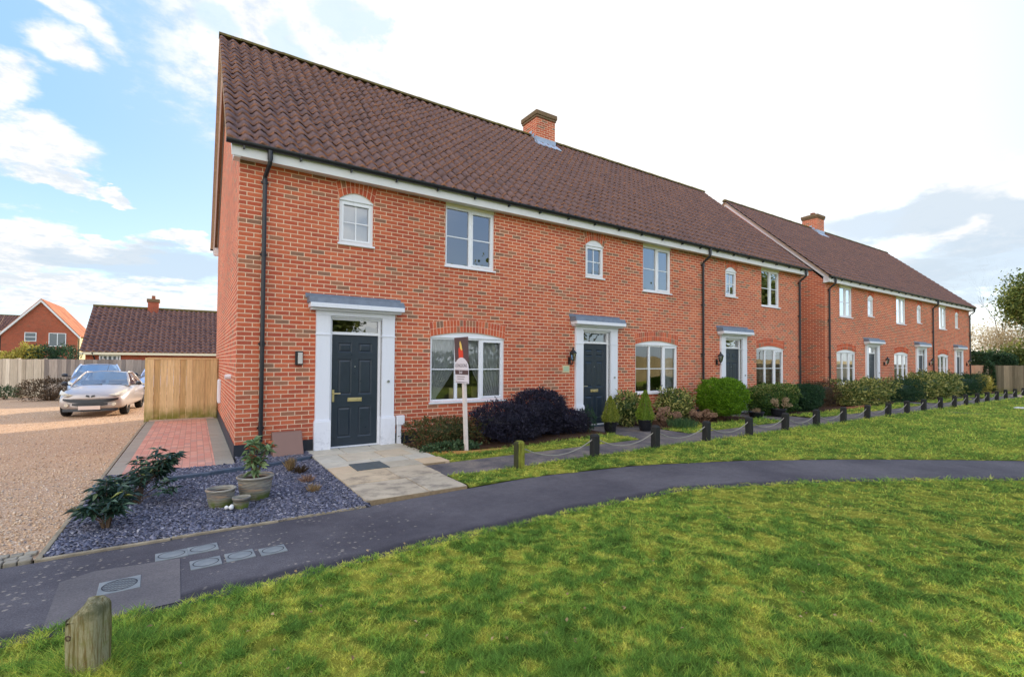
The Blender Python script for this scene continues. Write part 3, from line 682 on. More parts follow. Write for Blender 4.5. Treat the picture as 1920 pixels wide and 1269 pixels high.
def make_grass():
    N = 1500000; r = np.exp(rng.uniform(math.log(1.1), math.log(44), N)); a = rng.uniform(R(-22), R(118), N)
    r = np.where(rng.random(N) < .35, np.exp(rng.uniform(math.log(1.1), math.log(6), N)), r)
    x = -.57+r*np.sin(a); y = -9.05+r*np.cos(a); m1, m2, m3 = lawn_mask(x, y); k = m1 | m2 | m3; x, y, r = x[k], y[k], r[k]; n = len(x)
    ms = moss_at(x, y); cl = fbm(x, y, 11, 2, 44)
    h = (.013+.018*(1-ms)**1.2+.012*np.clip(cl-.45, 0, 1)*3)*(.5+1.0*rng.random(n))*np.clip(r/6, 1, 2.2)
    pd = np.hypot(x+1.0, y+5.76); h = h*(1+1.6*np.exp(-(pd/.16)**2)+.5*np.exp(-(pd/.5)**2))
    for bx in BOLL: h = h*(1+.6*np.exp(-((x-bx[0])**2+(y-bx[1])**2)/.03))
    w = (.0030+.0014*rng.random(n))*np.clip(r/2.4, 1, 14)**.8
    an = rng.uniform(0, 2*math.pi, n); ln = h*(.5+1.2*rng.random(n)); la = rng.uniform(0, 2*math.pi, n); z = lawn_h(x, y)-.004
    sx, sy = np.cos(an)*w*.5, np.sin(an)*w*.5; lx, ly = np.cos(la)*ln, np.sin(la)*ln
    v = np.stack([np.stack([x-sx, y-sy, z], 1), np.stack([x+sx, y+sy, z], 1), np.stack([x+lx, y+ly, z+h], 1)], 1).reshape(-1, 3)
    F3 = np.arange(n*3).reshape(-1, 3); rd = rng.random(n); mm = np.clip(ms+rng.normal(size=n)*.17, 0, 1)
    np_mesh('grass', v, F3, 'grass_blade', rnd=rd, extra={'moss': ('FACE', mm)}, kind='stuff')
BOLL = [(3.57, -3.0), (5.15, -2.96), (6.71, -2.95), (8.28, -2.95), (9.84, -2.96), (11.4, -2.95), (12.96, -2.95), (14.53, -2.94), (16.1, -2.93), (17.66, -2.92), (19.2, -2.93), (20.74, -2.93), (22.3, -2.96), (23.85, -2.96), (25.4, -2.94), (26.95, -2.92), (28.7, -2.86), (30.5, -2.80), (32.5, -2.72), (34.5, -2.68), (36.4, -2.64)]
make_grass()
def fallen():
    n = 260; r = np.exp(rng.uniform(math.log(1.8), math.log(14), n)); a = rng.uniform(R(-20), R(85), n); x = -.57+r*np.sin(a); y = -9.05+r*np.cos(a); m1, m2, m3 = lawn_mask(x, y); k = m1 | m2 | m3 | ((y > yN(x)) & (y < yN(x)+.35)) | ((x > -1.5) & (x < 1) & (y > -3.6) & (y < -.6))
    x, y = x[k], y[k]; z = np.where(lawn_mask(x, y)[0] | lawn_mask(x, y)[1], lawn_h(x, y)+.022, .012); n = len(x); V, F = leaves(np.stack([x, y, z], 1), np.stack([rng.normal(size=n), rng.normal(size=n), rng.normal(size=n)*.25], 1), .02+.022*rng.random(n), .014+.01*rng.random(n), .2, 1)
    np_mesh('fallen_leaves', V, F, 'leaf_straw', rnd=np.tile(rng.random(n), 2), kind='stuff')
fallen()
# slate chippings
def chips(name, n, inside, size, m, zoff, thick=.3, **k):
    pts = inside(n); n = len(pts); s = size*(.5+.9*rng.random(n)); a = rng.uniform(0, 6.283, n); asp = .45+.5*rng.random(n); tx, ty = rng.normal(size=n)*.35, rng.normal(size=n)*.35
    ca, sa = np.cos(a), np.sin(a); V = []
    for (u, v_, w) in ((-.5, -.35, 1), (.1, -.5, 1), (.5, .1, 1), (-.2, .5, 1), (-.5, -.35, 0), (.1, -.5, 0), (.5, .1, 0), (-.2, .5, 0)):
        X = u*s; Y = v_*s*asp; Z = w*s*thick*.5; V.append(np.stack([pts[:, 0]+X*ca-Y*sa, pts[:, 1]+X*sa+Y*ca, zoff+pts[:, 2]+Z+X*tx+Y*ty], 1))
    V = np.stack(V, 1).reshape(-1, 3); i = np.arange(n)*8
    F = np.concatenate([np.stack([i+q for q in f], 1) for f in ((0, 1, 2, 3), (4, 5, 1, 0), (5, 6, 2, 1), (6, 7, 3, 2), (7, 4, 0, 3))]); rd = rng.random(n)
    return np_mesh(name, V, F, m, rnd=np.tile(rd, 5), **k)
def in_slate(n):
    x = rng.uniform(-1.56, 1.1, n); y = rng.uniform(-3.68, 0, n); z = rng.random(n)*.018; k = ((y < -.42-.1*(x+1.56)) | ((x > .02))) & ~((y > -.0))
    edge = np.interp(x, [-.86, -.35, .12, .62, 1.04], [-1.15, -1.09, -.95, -.8, -.62]); up_ = (x > -.86) & (y > edge+.04); z = np.where(up_, z+.03, z)
    k &= ~((x > -.86) & (np.abs(y-edge) < .06)); return np.stack([x, y, z], 1)[k]
chips('slate_chippings', 42000, in_slate, .031, 'slate_chip', .004, kind='stuff')
def in_yard(n):
    r = np.exp(rng.uniform(math.log(4.5), math.log(22), n)); a = rng.uniform(R(-40), R(6), n); x = -.57+r*np.sin(a); y = -9.05+r*np.cos(a)
    k = (x < -1.63) & (y > -3.45); return np.stack([x, y, rng.random(n)*.004], 1)[k]
chips('gravel_stones', 26000, in_yard, .02, 'pebble', -.012, .9, kind='stuff')

# ================================================================== TERRACES
def wall_panel(mb, x0, x1, z0, z1, y, holes, rev=.1):
    xs = sorted({x0, x1, *[h[0] for h in holes], *[h[0]+h[2] for h in holes]}); zs = sorted({z0, z1, *[h[1] for h in holes], *[h[1]+h[3] for h in holes]})
    xs = [v for v in xs if x0 <= v <= x1]; zs = [v for v in zs if z0 <= v <= z1]
    for a, c in zip(xs[:-1], xs[1:]):
        for d, e in zip(zs[:-1], zs[1:]):
            mx, mz = (a+c)/2, (d+e)/2
            if any(h[0] < mx < h[0]+h[2] and h[1] < mz < h[1]+h[3] for h in holes): continue
            mb.face([(a, y, d), (c, y, d), (c, y, e), (a, y, e)])
    for hx, hz, hw, hh in holes:
        mb.face([(hx, y, hz), (hx, y, hz+hh), (hx, y+rev, hz+hh), (hx, y+rev, hz)]); mb.face([(hx+hw, y, hz), (hx+hw, y+rev, hz), (hx+hw, y+rev, hz+hh), (hx+hw, y, hz+hh)])
        mb.face([(hx, y, hz), (hx, y+rev, hz), (hx+hw, y+rev, hz), (hx+hw, y, hz)]); mb.face([(hx, y, hz+hh), (hx+hw, y, hz+hh), (hx+hw, y+rev, hz+hh), (hx, y+rev, hz+hh)])
def window(root, x0, z0, w, h, kind, sill=True, dark=False):
    """x0,z0: opening corner. kind: lower (3 lights, arched), large (2 lights), small (1 light, arched)"""
    y0, y1 = .035, .095; f = MB(); t = .048; rise = {'lower': .11, 'small': .14, 'large': 0}[kind]; hf = h-rise
    f.box(x0, y0, z0, x0+t, y1, z0+hf); f.box(x0+w-t, y0, z0, x0+w, y1, z0+hf); f.box(x0+t, y0, z0, x0+w-t, y1, z0+t); f.box(x0+t, y0, z0+hf-t, x0+w-t, y1, z0+hf)
    lights = []; bars = MB()
    if kind == 'lower':
        iw = (w-2*t-2*.06)/3; xa = x0+t
        for k in range(3):
            lights.append([xa, xa+iw, z0+t, z0+hf-t]); xa += iw
            if k < 2: f.box(xa, y0, z0+t, xa+.06, y1, z0+hf-t); xa += .06
        sash = [2]
    elif kind == 'large':
        iw = (w-2*t-.06)/2; lights = [[x0+t, x0+t+iw, z0+t, z0+hf-t], [x0+t+iw+.06, x0+w-t, z0+t, z0+hf-t]]; f.box(x0+t+iw, y0, z0+t, x0+t+iw+.06, y1, z0+hf-t); sash = [1]
    else: lights = [[x0+t, x0+w-t, z0+t, z0+hf-t]]; sash = [0]
    pane = MB()
    for k, (a, c, d, e) in enumerate(lights):
        if k in sash:
            s = .036; q = y0-.012
            f.box(a, q, d, a+s, y1-.01, e); f.box(c-s, q, d, c, y1-.01, e); f.box(a+s, q, d, c-s, y1-.01, d+s); f.box(a+s, q, e-s, c-s, y1-.01, e); a += s; c -= s; d += s; e -= s
        zm = (d+e)/2; f.box(a, y0+.018, zm-.011, c, y0+.040, zm+.011)
        if kind == 'small': xm = (a+c)/2; f.box(xm-.011, y0+.0185, d, xm+.011, y0+.0395, zm-.011); f.box(xm-.011, y0+.0185, zm+.011, xm+.011, y0+.0395, e)
        pane.face([(a, y0+.03, d), (c, y0+.03, d), (c, y0+.03, e), (a, y0+.03, e)])
    o = f.build('window', 'upvc', root)
    pane.build('pane', 'glass_low' if kind == 'lower' else 'glass', o)
    if rise:
        n = 14; pts = [(x0+w*k/n, z0+hf+rise*(1-(2*k/n-1)**2)) for k in range(n+1)]; hp = MB()
        hp.prism([(x0, .02, z0+hf)]+[(x0+w, .02, z0+hf)]+[(p[0], .02, p[1]) for p in pts[::-1][1:-1]], (0, .07, 0)); hp.box(x0-.0, .008, z0+hf-.012, x0+w, .034, z0+hf+.012)
        hp.build('head_panel', 'upvc', o)
    else:
        hp = MB(); hp.box(x0, .01, z0+hf, x0+w, .09, 4.985); hp.build('head_panel', 'cream_paint', o)
    s = MB(); s.box(x0-.025, -.035, z0-.035, x0+w+.025, .094, z0-.002); s.build('sill', 'upvc', o)
    return o
def arch(root, x0, w, zs, rise, kind):
    ex, th, r2 = (.03, .285, .09) if kind == 'lower' else (.07, .30, .07); n = 24 if kind == 'lower' else 9; back = MB(); bk = MB(); rr = random.Random(int(x0*100))
    def pt(t, s, y):   # t 0..1 along, s 0..1 radial
        zi = zs+rise*(1-(2*t-1)**2); ze = zs+th+r2*(1-(2*t-1)**2); xi = x0+w*t; xe = x0-ex+(w+2*ex)*t
        return (xi+(xe-xi)*s, y, zi+(ze-zi)*s)
    N = 24; bt = [pt(k/N, 0, -.003) for k in range(N+1)]; tp = [pt(k/N, 1, -.003) for k in range(N, -1, -1)]
    for k in range(N):
        a, c = k/N, (k+1)/N; back.hexa([pt(a, 0, -.003), pt(c, 0, -.003), pt(c, 0, .1), pt(a, 0, .1), pt(a, 1, -.003), pt(c, 1, -.003), pt(c, 1, .012), pt(a, 1, .012)])
    for k in range(n):
        for s0, s1 in ((.02, .485), (.515, .985)):
            bk.cr = rr.random()+.001; a, c = (k+.08)/n, (k+.92)/n
            bk.hexa([pt(a, s0, -.007), pt(c, s0, -.007), pt(c, s0, .005), pt(a, s0, .005), pt(a, s1, -.007), pt(c, s1, -.007), pt(c, s1, .005), pt(a, s1, .005)])
    o = back.build('arch', 'mortar', root); bk.build('arch_bricks', 'arch_brick', o)
def door(root, d, bell=True, hand=1):
    s = MB(); y = -.06   # surround
    for a in (d, d+1.19):
        s.box(a, y, .56, a+.24, .03, 2.44); s.box(a-.02, y-.025, 0.02, a+.26, .03, .545); s.box(a-.012, y-.014, .545, a+.252, .03, .575); s.box(a-.012, y-.012, 2.085, a+.252, .03, 2.105)
    s.box(d-.005, y-.006, 2.44, d+1.435, .03, 2.52)
    s.box(d+.24, -.02, 2.41, d+1.19, .03, 2.44); s.build('door_surround', 'painted_timber', root)
    c = MB(); c.box(d-.10, -.15, 2.5205, d+1.53, .0, 2.56); c.box(d-.13, -.24, 2.5605, d+1.56, .0, 2.64); o = c.build('canopy', 'painted_timber', root, bevel=.006)
    l = MB(); xa, xb = d-.15, d+1.58
    l.hexa([(xa, -.225, 2.6405), (xb, -.225, 2.6405), (xb, -.001, 2.6405), (xa, -.001, 2.6405), (xa, -.20, 2.745), (xb-.03, -.20, 2.745), (xb-.03, -.001, 2.765), (xa, -.001, 2.765)]); l.box(xa-.03, -.006, 2.74, xb-.02, .0, 2.82); l.build('lead_flashing', 'lead', o)
    f = MB(); a, b2 = d+.24, d+1.19    # frame
    f.box(a, .03, .02, a+.05, .12, 2.41); f.box(b2-.05, .03, .02, b2, .12, 2.41); f.box(a+.05, .03, 2.105, b2-.05, .12, 2.155); f.box(a+.05, .03, 2.375, b2-.05, .12, 2.41); f.box(a+.05, .02, .02, b2-.05, .12, .065)
    fr = f.build('door_frame', 'upvc', root)
    g = MB(); g.face([(a+.05, .08, 2.155), (b2-.05, .08, 2.155), (b2-.05, .08, 2.375), (a+.05, .08, 2.375)]); g.build('fanlight', 'glass', fr)
    L = MB(); x0, x1, z0, z1 = a+.052, b2-.052, .067, 2.103; W = x1-x0; yf = .065
    pans = [(x0+.11, x0+W/2-.06), (x0+W/2+.06, x1-.11)]; rowsz = [(.2, .88), (1.02, 1.66), (1.78, 1.94)]
    rowsz = [(.22, .78), (1.0, 1.66), (1.78, 1.96)]
    xs = sorted({x0, x1, *[v for p in pans for v in p]}); zs = sorted({z0, z1, *[v for p in rowsz for v in p]})
    for p, q in zip(xs[:-1], xs[1:]):
        for r_, t in zip(zs[:-1], zs[1:]):
            if (p, q) in pans and (r_, t) in rowsz:
                e = .022; e2 = .05; yi = yf+.014; yo = yf+.002
                o1 = [(p, yf, r_), (q, yf, r_), (q, yf, t), (p, yf, t)]; o2 = [(p+e, yi, r_+e), (q-e, yi, r_+e), (q-e, yi, t-e), (p+e, yi, t-e)]; o3 = [(p+e2, yo, r_+e2), (q-e2, yo, r_+e2), (q-e2, yo, t-e2), (p+e2, yo, t-e2)]
                for A, B in ((o1, o2), (o2, o3)):
                    for k in range(4): L.face([A[k], A[(k+1) % 4], B[(k+1) % 4], B[k]])
                L.face(o3)
            else: L.face([(p, yf, r_), (q, yf, r_), (q, yf, t), (p, yf, t)])
    L.face([(x1, yf+.04, z0), (x0, yf+.04, z0), (x0, yf+.04, z1), (x1, yf+.04, z1)])
    dr = L.build('door', 'door_paint', root)
    m = MB(); m.box((x0+x1)/2-.13, yf-.012, .875, (x0+x1)/2+.13, yf+.0, .945); m.box((x0+x1)/2-.11, yf-.018, .885, (x0+x1)/2+.11, yf-.0125, .93); m.build('letterbox', 'brass', dr, bevel=.003)
    hx = x0+.035 if hand > 0 else x1-.035; m = MB(); m.box(hx-.018, yf-.012, .88, hx+.018, yf, 1.1); m.tube([(hx, yf-.01, 1.03), (hx, yf-.05, 1.03), (hx+.12*hand, yf-.05, 1.03)], .009, 6); m.build('handle', 'brass', dr)
    m = MB(); m.tube([((x0+x1)/2, yf-.008, 1.52), ((x0+x1)/2, yf, 1.52)], .012, 10); m.build('spy_hole', 'steel', dr)
    m = MB(); m.tube([(d+1.31, y-.022, 1.24), (d+1.31, y-.0, 1.24)], .026, 14); m.build('doorbell', 'steel', root)
    m = MB(); m.box(a-.02, -.10, .02, b2+.02, .02, .045); m.build('threshold', 'slate_step', root)

def roof_slope(name, root, x0, x1, y0, z0, y1, z1, wave, gauge, seg, m, amp=.036, lift=.038, seed=1):
    L = math.hypot(y1-y0, z1-z0); cy, cz = (y1-y0)/L, (z1-z0)/L; ny, nz = -cz, cy
    if nz < 0: ny, nz = -ny, -nz
    nc = round(L/gauge); g = L/nc; nw = round((x1-x0)/wave); wv = (x1-x0)/nw; X = x0+np.arange(nw*seg+1)*wv/seg; ph = np.arange(nw*seg+1)/seg
    prof = amp*(np.sin(2*np.pi*ph)+.28*np.sin(4*np.pi*ph+.4)); V = []; UV = []; rs = np.random.default_rng(seed)
    tile = np.minimum(np.arange(nw*seg+1)//seg, nw-1)
    for k in range(nc):
        jit = rs.normal(size=nw)*.0014; jt = jit[tile]; sag = .012*np.sin(X*.7+seed)*math.sin(math.pi*k/nc)
        for t, off, v_ in ((k*g-.012, 0, k+.0), (k*g-.012, lift, k+.02), (k*g+g*.5, lift*.55, k+.5), ((k+1)*g-.012, lift*.1, k+.985)):
            o_ = prof+off+(jt if off else 0)+sag; V.append(np.stack([X, y0+cy*t+ny*o_, z0+cz*t+nz*o_], 1)); UV.append(np.stack([ph*.5 if False else ph, np.full(len(X), v_)], 1))
    V = np.array(V); UV = np.array(UV); a, c, _ = V.shape; i = np.arange(a*c).reshape(a, c)
    F = np.stack([i[:-1, :-1], i[:-1, 1:], i[1:, 1:], i[1:, :-1]], -1).reshape(-1, 4)
    o = np_mesh(name, V.reshape(-1, 3), F, m, root, smooth=False); me = o.data; l = me.uv_layers.new(name='UVMap'); lv = np.zeros(len(me.loops), int); me.loops.foreach_get('vertex_index', lv)
    # tile id from face centre so that shared border vertices stay inside one tile
    uvv = UV.reshape(-1, 2)[lv].reshape(-1, 4, 2); cu = uvv.mean(1, keepdims=True); uvv = cu+(uvv-cu)*.985; l.data.foreach_set('uv', uvv.astype(np.float32).ravel())
    return o
def terrace(name, loc, Lx, doors, lows, larges, smalls, pipes, chims, label, hands):
    D, E, RZ = 8.53, 4.99, 9.35; root = empty(name, loc, label=label, cat='terraced houses')
    holes = [(x, .80, 1.784, 1.44) for x in lows]+[(x, 3.62, 1.184, 1.365) for x in larges]+[(x, 3.79, .63, .95) for x in smalls]+[(x+.24, .02, .95, 2.42) for x in doors]
    w = MB(); wall_panel(w, 0, Lx, -.05, E, 0, holes); ap = (D/2, RZ-.16)
    w.face([(0, 0, -.05), (0, 0, E), (0, ap[0], ap[1]), (0, D, E), (0, D, -.05)]); w.face([(Lx, 0, -.05), (Lx, D, -.05), (Lx, D, E), (Lx, ap[0], ap[1]), (Lx, 0, E)])
    w.face([(0, D, -.05), (0, D, E), (Lx, D, E), (Lx, D, -.05)]); w.build('wall', 'brick', root, uv=True)
    it = MB(); it.box(.3, 3.2, 0, Lx-.3, 3.25, 4.9); it.box(.12, .12, 2.5, Lx-.12, 3.2, 2.6); it.box(.12, .12, -.03, Lx-.12, 3.2, .018)
    for x in (Lx/3, 2*Lx/3): it.box(x-.05, .12, .02, x+.05, 3.2, 2.5)
    it.face([(.01, -.0, 4.992), (Lx-.01, 0, 4.992), (Lx-.01, D, 4.992), (.01, D, 4.992)]); it.build('interior', 'interior_paint', root)
    pl_ = MB(); segs = [0]
    for d in doors: segs += [d-.02, d+1.45]
    segs.append(Lx)
    for a, c in zip(segs[::2], segs[1::2]): pl_.box(a-(.012 if a == 0 else 0), -.012, -.04, c+(.012 if c == Lx else 0), -.001, .24)
    pl_.box(-.012, -.0, -.04, -.001, D, .24); pl_.box(Lx+.001, 0, -.04, Lx+.012, D, .24); pl_.build('plinth', 'plinth_paint', root)
    for x in lows: window(root, x, .80, 1.784, 1.44, 'lower'); arch(root, x, 1.784, 2.13, .11, 'lower')
    for x in larges: window(root, x, 3.62, 1.184, 1.26, 'large')
    for x in smalls: window(root, x, 3.79, .63, .95, 'small'); arch(root, x, .63, 4.60, .14, 'small')
    for d, h in zip(doors, hands): door(root, d, hand=h)
    # roof
    vo = .20; rf = roof_slope('roof', root, -vo, Lx+vo, -.26, 5.14, D/2, RZ, .233 if loc[0] < 5 else .233, .295, 8 if loc[0] < 5 else 6, 'roof_tile', seed=int(Lx*10+loc[0]))
    bk = MB(); bk.face([(-vo, D+.26, 5.14), (-vo, D/2, RZ), (Lx+vo, D/2, RZ), (Lx+vo, D+.26, 5.14)]); bk.face([(-vo, -.22, 5.12), (Lx+vo, -.22, 5.12), (Lx+vo, D/2, RZ-.06), (-vo, D/2, RZ-.06)]); bk.build('rear_roof', 'roof_tile', root, uv=True)
    rg = MB(); n = int((Lx+2*vo)/.45); st = (Lx+2*vo)/n
    for k in range(n):
        xa = -vo+k*st; pr = [(math.cos(t)*.115, math.sin(t)*.10-.012) for t in [math.pi*q/7 for q in range(8)]]; ex = .008 if k % 2 else 0
        for q in range(7):
            p0, p1 = pr[q], pr[q+1]; rg.face([(xa-.012, D/2+p0[0], RZ+p0[1]+ex), (xa+st-.004, D/2+p0[0], RZ+p0[1]), (xa+st-.004, D/2+p1[0], RZ+p1[1]), (xa-.012, D/2+p1[0], RZ+p1[1]+ex)])
        rg.face([(xa-.012, D/2+p[0], RZ+p[1]+ex) for p in pr])
    rg.face([(Lx+vo, D/2+p[0], RZ+p[1]) for p in pr[::-1]]); rg.build('ridge_tiles', 'ridge_moss', rf)
    sl = (RZ-5.14)/(D/2+.26)
    for sx, xo, nm in ((-1, 0, 'left'), (1, Lx, 'right')):
        bb = MB(); vm = MB(); x_a, x_b = (xo-.10, xo-.13) if sx < 0 else (xo+.10, xo+.13)
        for (ya, yb) in ((-.20, D/2), (D/2, D+.20)):
            za, zb = (5.14+sl*.06, RZ) if ya < 0 else (RZ, 5.14+sl*.06)
            poly = [(x_a, ya, za-.24), (x_a, yb, zb-.24), (x_a, yb, zb-.035), (x_a, ya, za-.035)]; bb.prism(poly, (x_b-x_a, 0, 0))
            xi, xj = (x_a, xo-.001) if sx < 0 else (xo+.001, x_a); bb.prism([(xi, ya, za-.07), (xi, yb, zb-.07), (xi, yb, zb-.05), (xi, ya, za-.05)], (xj-xi, 0, 0))
            xe0, xe1 = (xo-vo-.006, xo-.03) if sx < 0 else (xo+.03, xo+vo+.006); vm.prism([(xe0, ya-.02, za-.09), (xe0, yb, zb-.09), (xe0, yb, zb-.05), (xe0, ya-.02, za-.05)], (xe1-xe0, 0, 0))
        # boxed eaves end
        for ya, yb in ((-.20, .02), (D-.02, D+.20)): bb.box(min(x_a, xo), ya, 4.90, max(x_a, xo)-.001, yb, 5.12)
        bb.build('bargeboard', 'barge_white', root); vm.build('verge', 'verge_mortar', rf)
    fs = MB(); fs.box(-.131, -.215, 4.915, Lx+.131, -.1905, 5.135); fs.box(-.0, -.19, 4.935, Lx, -.001, 4.95); fs.box(-.131, D+.1905, 4.915, Lx+.131, D+.215, 5.135); fs.build('fascia', 'soffit_white', root)
    for yy, s in ((-.27, 1), (D+.27, -1)):
        gt = MB(); pr = [(math.cos(t)*.055, -math.sin(t)*.055) for t in [math.pi*q/8 for q in range(9)]]; xa, xb = -vo-.01, Lx+vo+.01
        for q in range(8): gt.face([(xa, yy+pr[q][0], 5.125+pr[q][1]), (xa, yy+pr[q+1][0], 5.125+pr[q+1][1]), (xb, yy+pr[q+1][0], 5.125+pr[q+1][1]), (xb, yy+pr[q][0], 5.125+pr[q][1])])
        gt.face([(xa, yy+p[0], 5.125+p[1]) for p in pr]); gt.face([(xb, yy+p[0], 5.125+p[1]) for p in pr[::-1]])
        gt.box(xa, yy-.062, 5.118, xb, yy-.05, 5.132)
        x = xa+.25
        while x < xb: gt.box(x-.012, yy-.02, 5.03, x+.012, yy+.056, 5.07); x += .85
        gt.build('gutter', 'black_plastic', root)
    for x in pipes:
        p = MB(); s = .0
        p.tube([(x+.05, -.27, 5.08), (x+.05, -.27, 4.90), (x+.045, -.255, 4.86), (x-.0, -.075, 4.70), (x, -.06, 4.64), (x, -.06, .16), (x, -.10, .08)], .034, 10)
        for z in (4.62, 3.4, 1.9, .5): p.tube([(x, -.06, z-.04), (x, -.06, z+.04)], .041, 10); p.box(x-.055, -.03, z-.015, x+.055, -.001, z+.015)
        p.tube([(x+.05, -.27, 4.93), (x+.05, -.27, 5.08)], .042, 10); p.build('downpipe', 'black_plastic', root)
    for x0, x1 in chims:
        ya, yb = 3.87, 4.68; c = MB(); c.box(x0, ya, 7.9, x1, yb, 9.87); o = c.build('chimney', 'brick', root, uv=True)
        c = MB(); c.box(x0-.035, ya-.035, 9.871, x1+.035, yb+.035, 9.945); c.box(x0-.06, ya-.06, 9.9455, x1+.06, yb+.06, 10.10)
        c.hexa([(x0-.03, ya-.03, 10.1), (x1+.03, ya-.03, 10.1), (x1+.03, yb+.03, 10.1), (x0-.03, yb+.03, 10.1), (x0+.14, ya+.14, 10.17), (x1-.14, ya+.14, 10.17), (x1-.14, yb-.14, 10.17), (x0+.14, yb-.14, 10.17)]); c.build('chimney_cap', 'mossy_brick', o, uv=True, bevel=.02)
        c = MB(); c.lathe([(.0, 10.15), (.13, 10.15), (.12, 10.24), (.135, 10.25), (.13, 10.29), (.05, 10.32), (0, 10.325)], ((x0+x1)/2-.02, (ya+yb)/2, 0), 16); c.build('chimney_pot', 'terracotta', o, smooth=True)
        zf = 5.14+sl*(ya+.26); c = MB(); c.box(x0-.02, ya-.02, zf-.1, x1+.02, ya-.002, zf+.22)
        c.hexa([(x0-.08, ya-.24, zf-.17), (x1+.12, ya-.24, zf-.17), (x1+.12, ya-.002, zf+.02), (x0-.08, ya-.002, zf+.02), (x0-.08, ya-.25, zf-.145), (x1+.12, ya-.25, zf-.145), (x1+.12, ya-.002, zf+.08), (x0-.08, ya-.002, zf+.08)])
        for xs_ in (x0-.012, x1+.002):
            for q in range(3):
                y_ = ya-.0+q*.14; z_ = 5.14+sl*(y_+.26); c.box(xs_, y_, z_-.05, xs_+.01, y_+.137, z_+.26)
        c.build('lead_flashing', 'lead_bright', o)
    return root
T1 = terrace('brick_terrace', (0, 0, 0), 18.36, [1.222, 7.257, 13.258], [3.42, 9.417, 15.344], [3.734, 9.719, 15.67], [1.597, 7.607, 13.575], [.37, 12.34, 18.17], [(8.9, 9.68)],
             'near red brick terrace of three houses, with the larger chimney and the left gable end', [1, 1, 1])
T2 = terrace('brick_terrace', (20.59, .134, 0), 18.66, [3.7, 9.72, 15.78], [.96, 6.95, 13.0], [1.27, 7.28, 13.29], [4.02, 9.98, 16.0], [.24, 12.15, 18.56], [(8.05, 8.85)],
             'farther red brick terrace beyond the narrow gap, with laurel bushes along its front', [-1, -1, -1])
#@@PART3

# ================================================================== THINGS ON THE FIRST TERRACE
def lantern(x, y, label, s=1):
    r = empty('wall_lantern', (x, y, 1.60), label=label, cat='outdoor lamp', group='black coach lanterns beside the doors')
    m = MB(); m.box(-.035, -.012, -.02, .035, 0, .16); m.lathe([(0, -.02), (.028, -.01), (.03, .02), (.018, .05), (.03, .1), (.012, .13), (0, .14)], (0, -.03, 0), 10)
    m.tube([(0, -.02, .02), (0, -.07, -.03), (0, -.13, -.01), (0, -.15, .06)], .012, 7); m.build('bracket', 'black_metal', r)
    m = MB(); cy = -.15
    m.lathe([(0, .06), (.03, .06), (.045, .085), (.045, .09), (0, .09)], (0, cy, 0), 6); m.lathe([(.095, .245), (.095, .255), (.06, .30), (.028, .33), (.02, .35), (.03, .36), (0, .40)], (0, cy, 0), 6)
    for k in range(6):
        a = math.pi*k/3; m.tube([(math.cos(a)*.044, cy+math.sin(a)*.044, .085), (math.cos(a)*.08, cy+math.sin(a)*.08, .25)], .005, 4)
    m.build('cage', 'black_metal', r)
    m = MB(); m.lathe([(.041, .09), (.075, .245)], (0, cy, 0), 6); m.build('pane', 'glass', r); m = MB(); m.tube([(0, cy, .09), (0, cy, .19)], .016, 8); m.build('bulb', 'lamp_glass', r)
lantern(7.08, 0, 'black coach lantern left of the middle door of the near terrace'); lantern(13.08, 0, 'black coach lantern left of the right-hand door of the near terrace')
for x, l in ((26.3, 'black coach lantern right of the first door of the farther terrace'), (32.22, 'black coach lantern right of the middle door of the farther terrace'), (38.6, 'black coach lantern right of the last door of the farther terrace')): lantern(x, .134, l)
r = empty('wall_light', (.95, 0, 1.55), label='black rectangular wall light with a white panel between the downpipe and the first door', cat='outdoor lamp')
m = MB(); m.box(-.062, -.055, 0, .062, -.001, .24); m.build('casing', 'black_plastic', r, bevel=.006); m = MB(); m.box(-.025, -.075, .02, .052, -.0555, .215); m.build('diffuser', 'lamp_glass', r, bevel=.006)
r = empty('house_number_plate', (6.98, 0, 1.38), label='small pale green house plate with a cream rim below the lantern by the middle door', cat='house sign')
m = MB(); m.box(-.105, -.014, 0, .105, -.001, .17); m.build('rim', 'plate_cream', r, bevel=.004); m = MB(); m.box(-.08, -.018, .03, .08, -.0145, .145); m.build('face', 'plate_green', r)
m = MB(); m.hexa([(.53, -.36, 0), (1.0, -.36, 0), (1.0, -.02, 0), (.53, -.02, 0), (.535, -.13, .42), (.995, -.13, .42), (.995, -.02, .42), (.535, -.02, .42)])
r = m.build('meter_box', 'brown_plastic', bevel=.008, label='brown sloping meter box leaning on the wall between the downpipe and the first door', cat='meter box')
m = MB(); m.tube([(.765, -.349, .06), (.765, -.336, .06)], .012, 10); m.build('lock', 'steel', r); m = MB(); m.box(.525, -.365, .0, 1.005, -.352, .03); m.build('lip', 'brown_plastic', r)
m = MB(); m.box(2.715, -.10, .0, 2.79, -.015, .40); m.box(2.70, -.12, .40, 2.85, -.015, .58); m.build('cable_cover', 'white_plastic', bevel=.006, label='white plastic cable cover on the wall right of the first door', cat='cable box')
m = MB(); m.box(-.06, 5.0, .55, -.002, 5.5, 1.13); o = m.build('gas_meter_box', 'white_plastic', bevel=.01, label='white meter cabinet on the left gable wall near the wooden gate', cat='meter box')
m = MB(); m.box(-.066, 5.04, .59, -.0605, 5.46, 1.09); m.build('door', 'white_plastic', o)
m = MB(); m.tube([(-.001, 1.22, 1.32), (-.10, 1.22, 1.32)], .045, 14); m.build('flue_outlet', 'white_plastic', label='small round white outlet on the left gable wall near the corner', cat='vent')

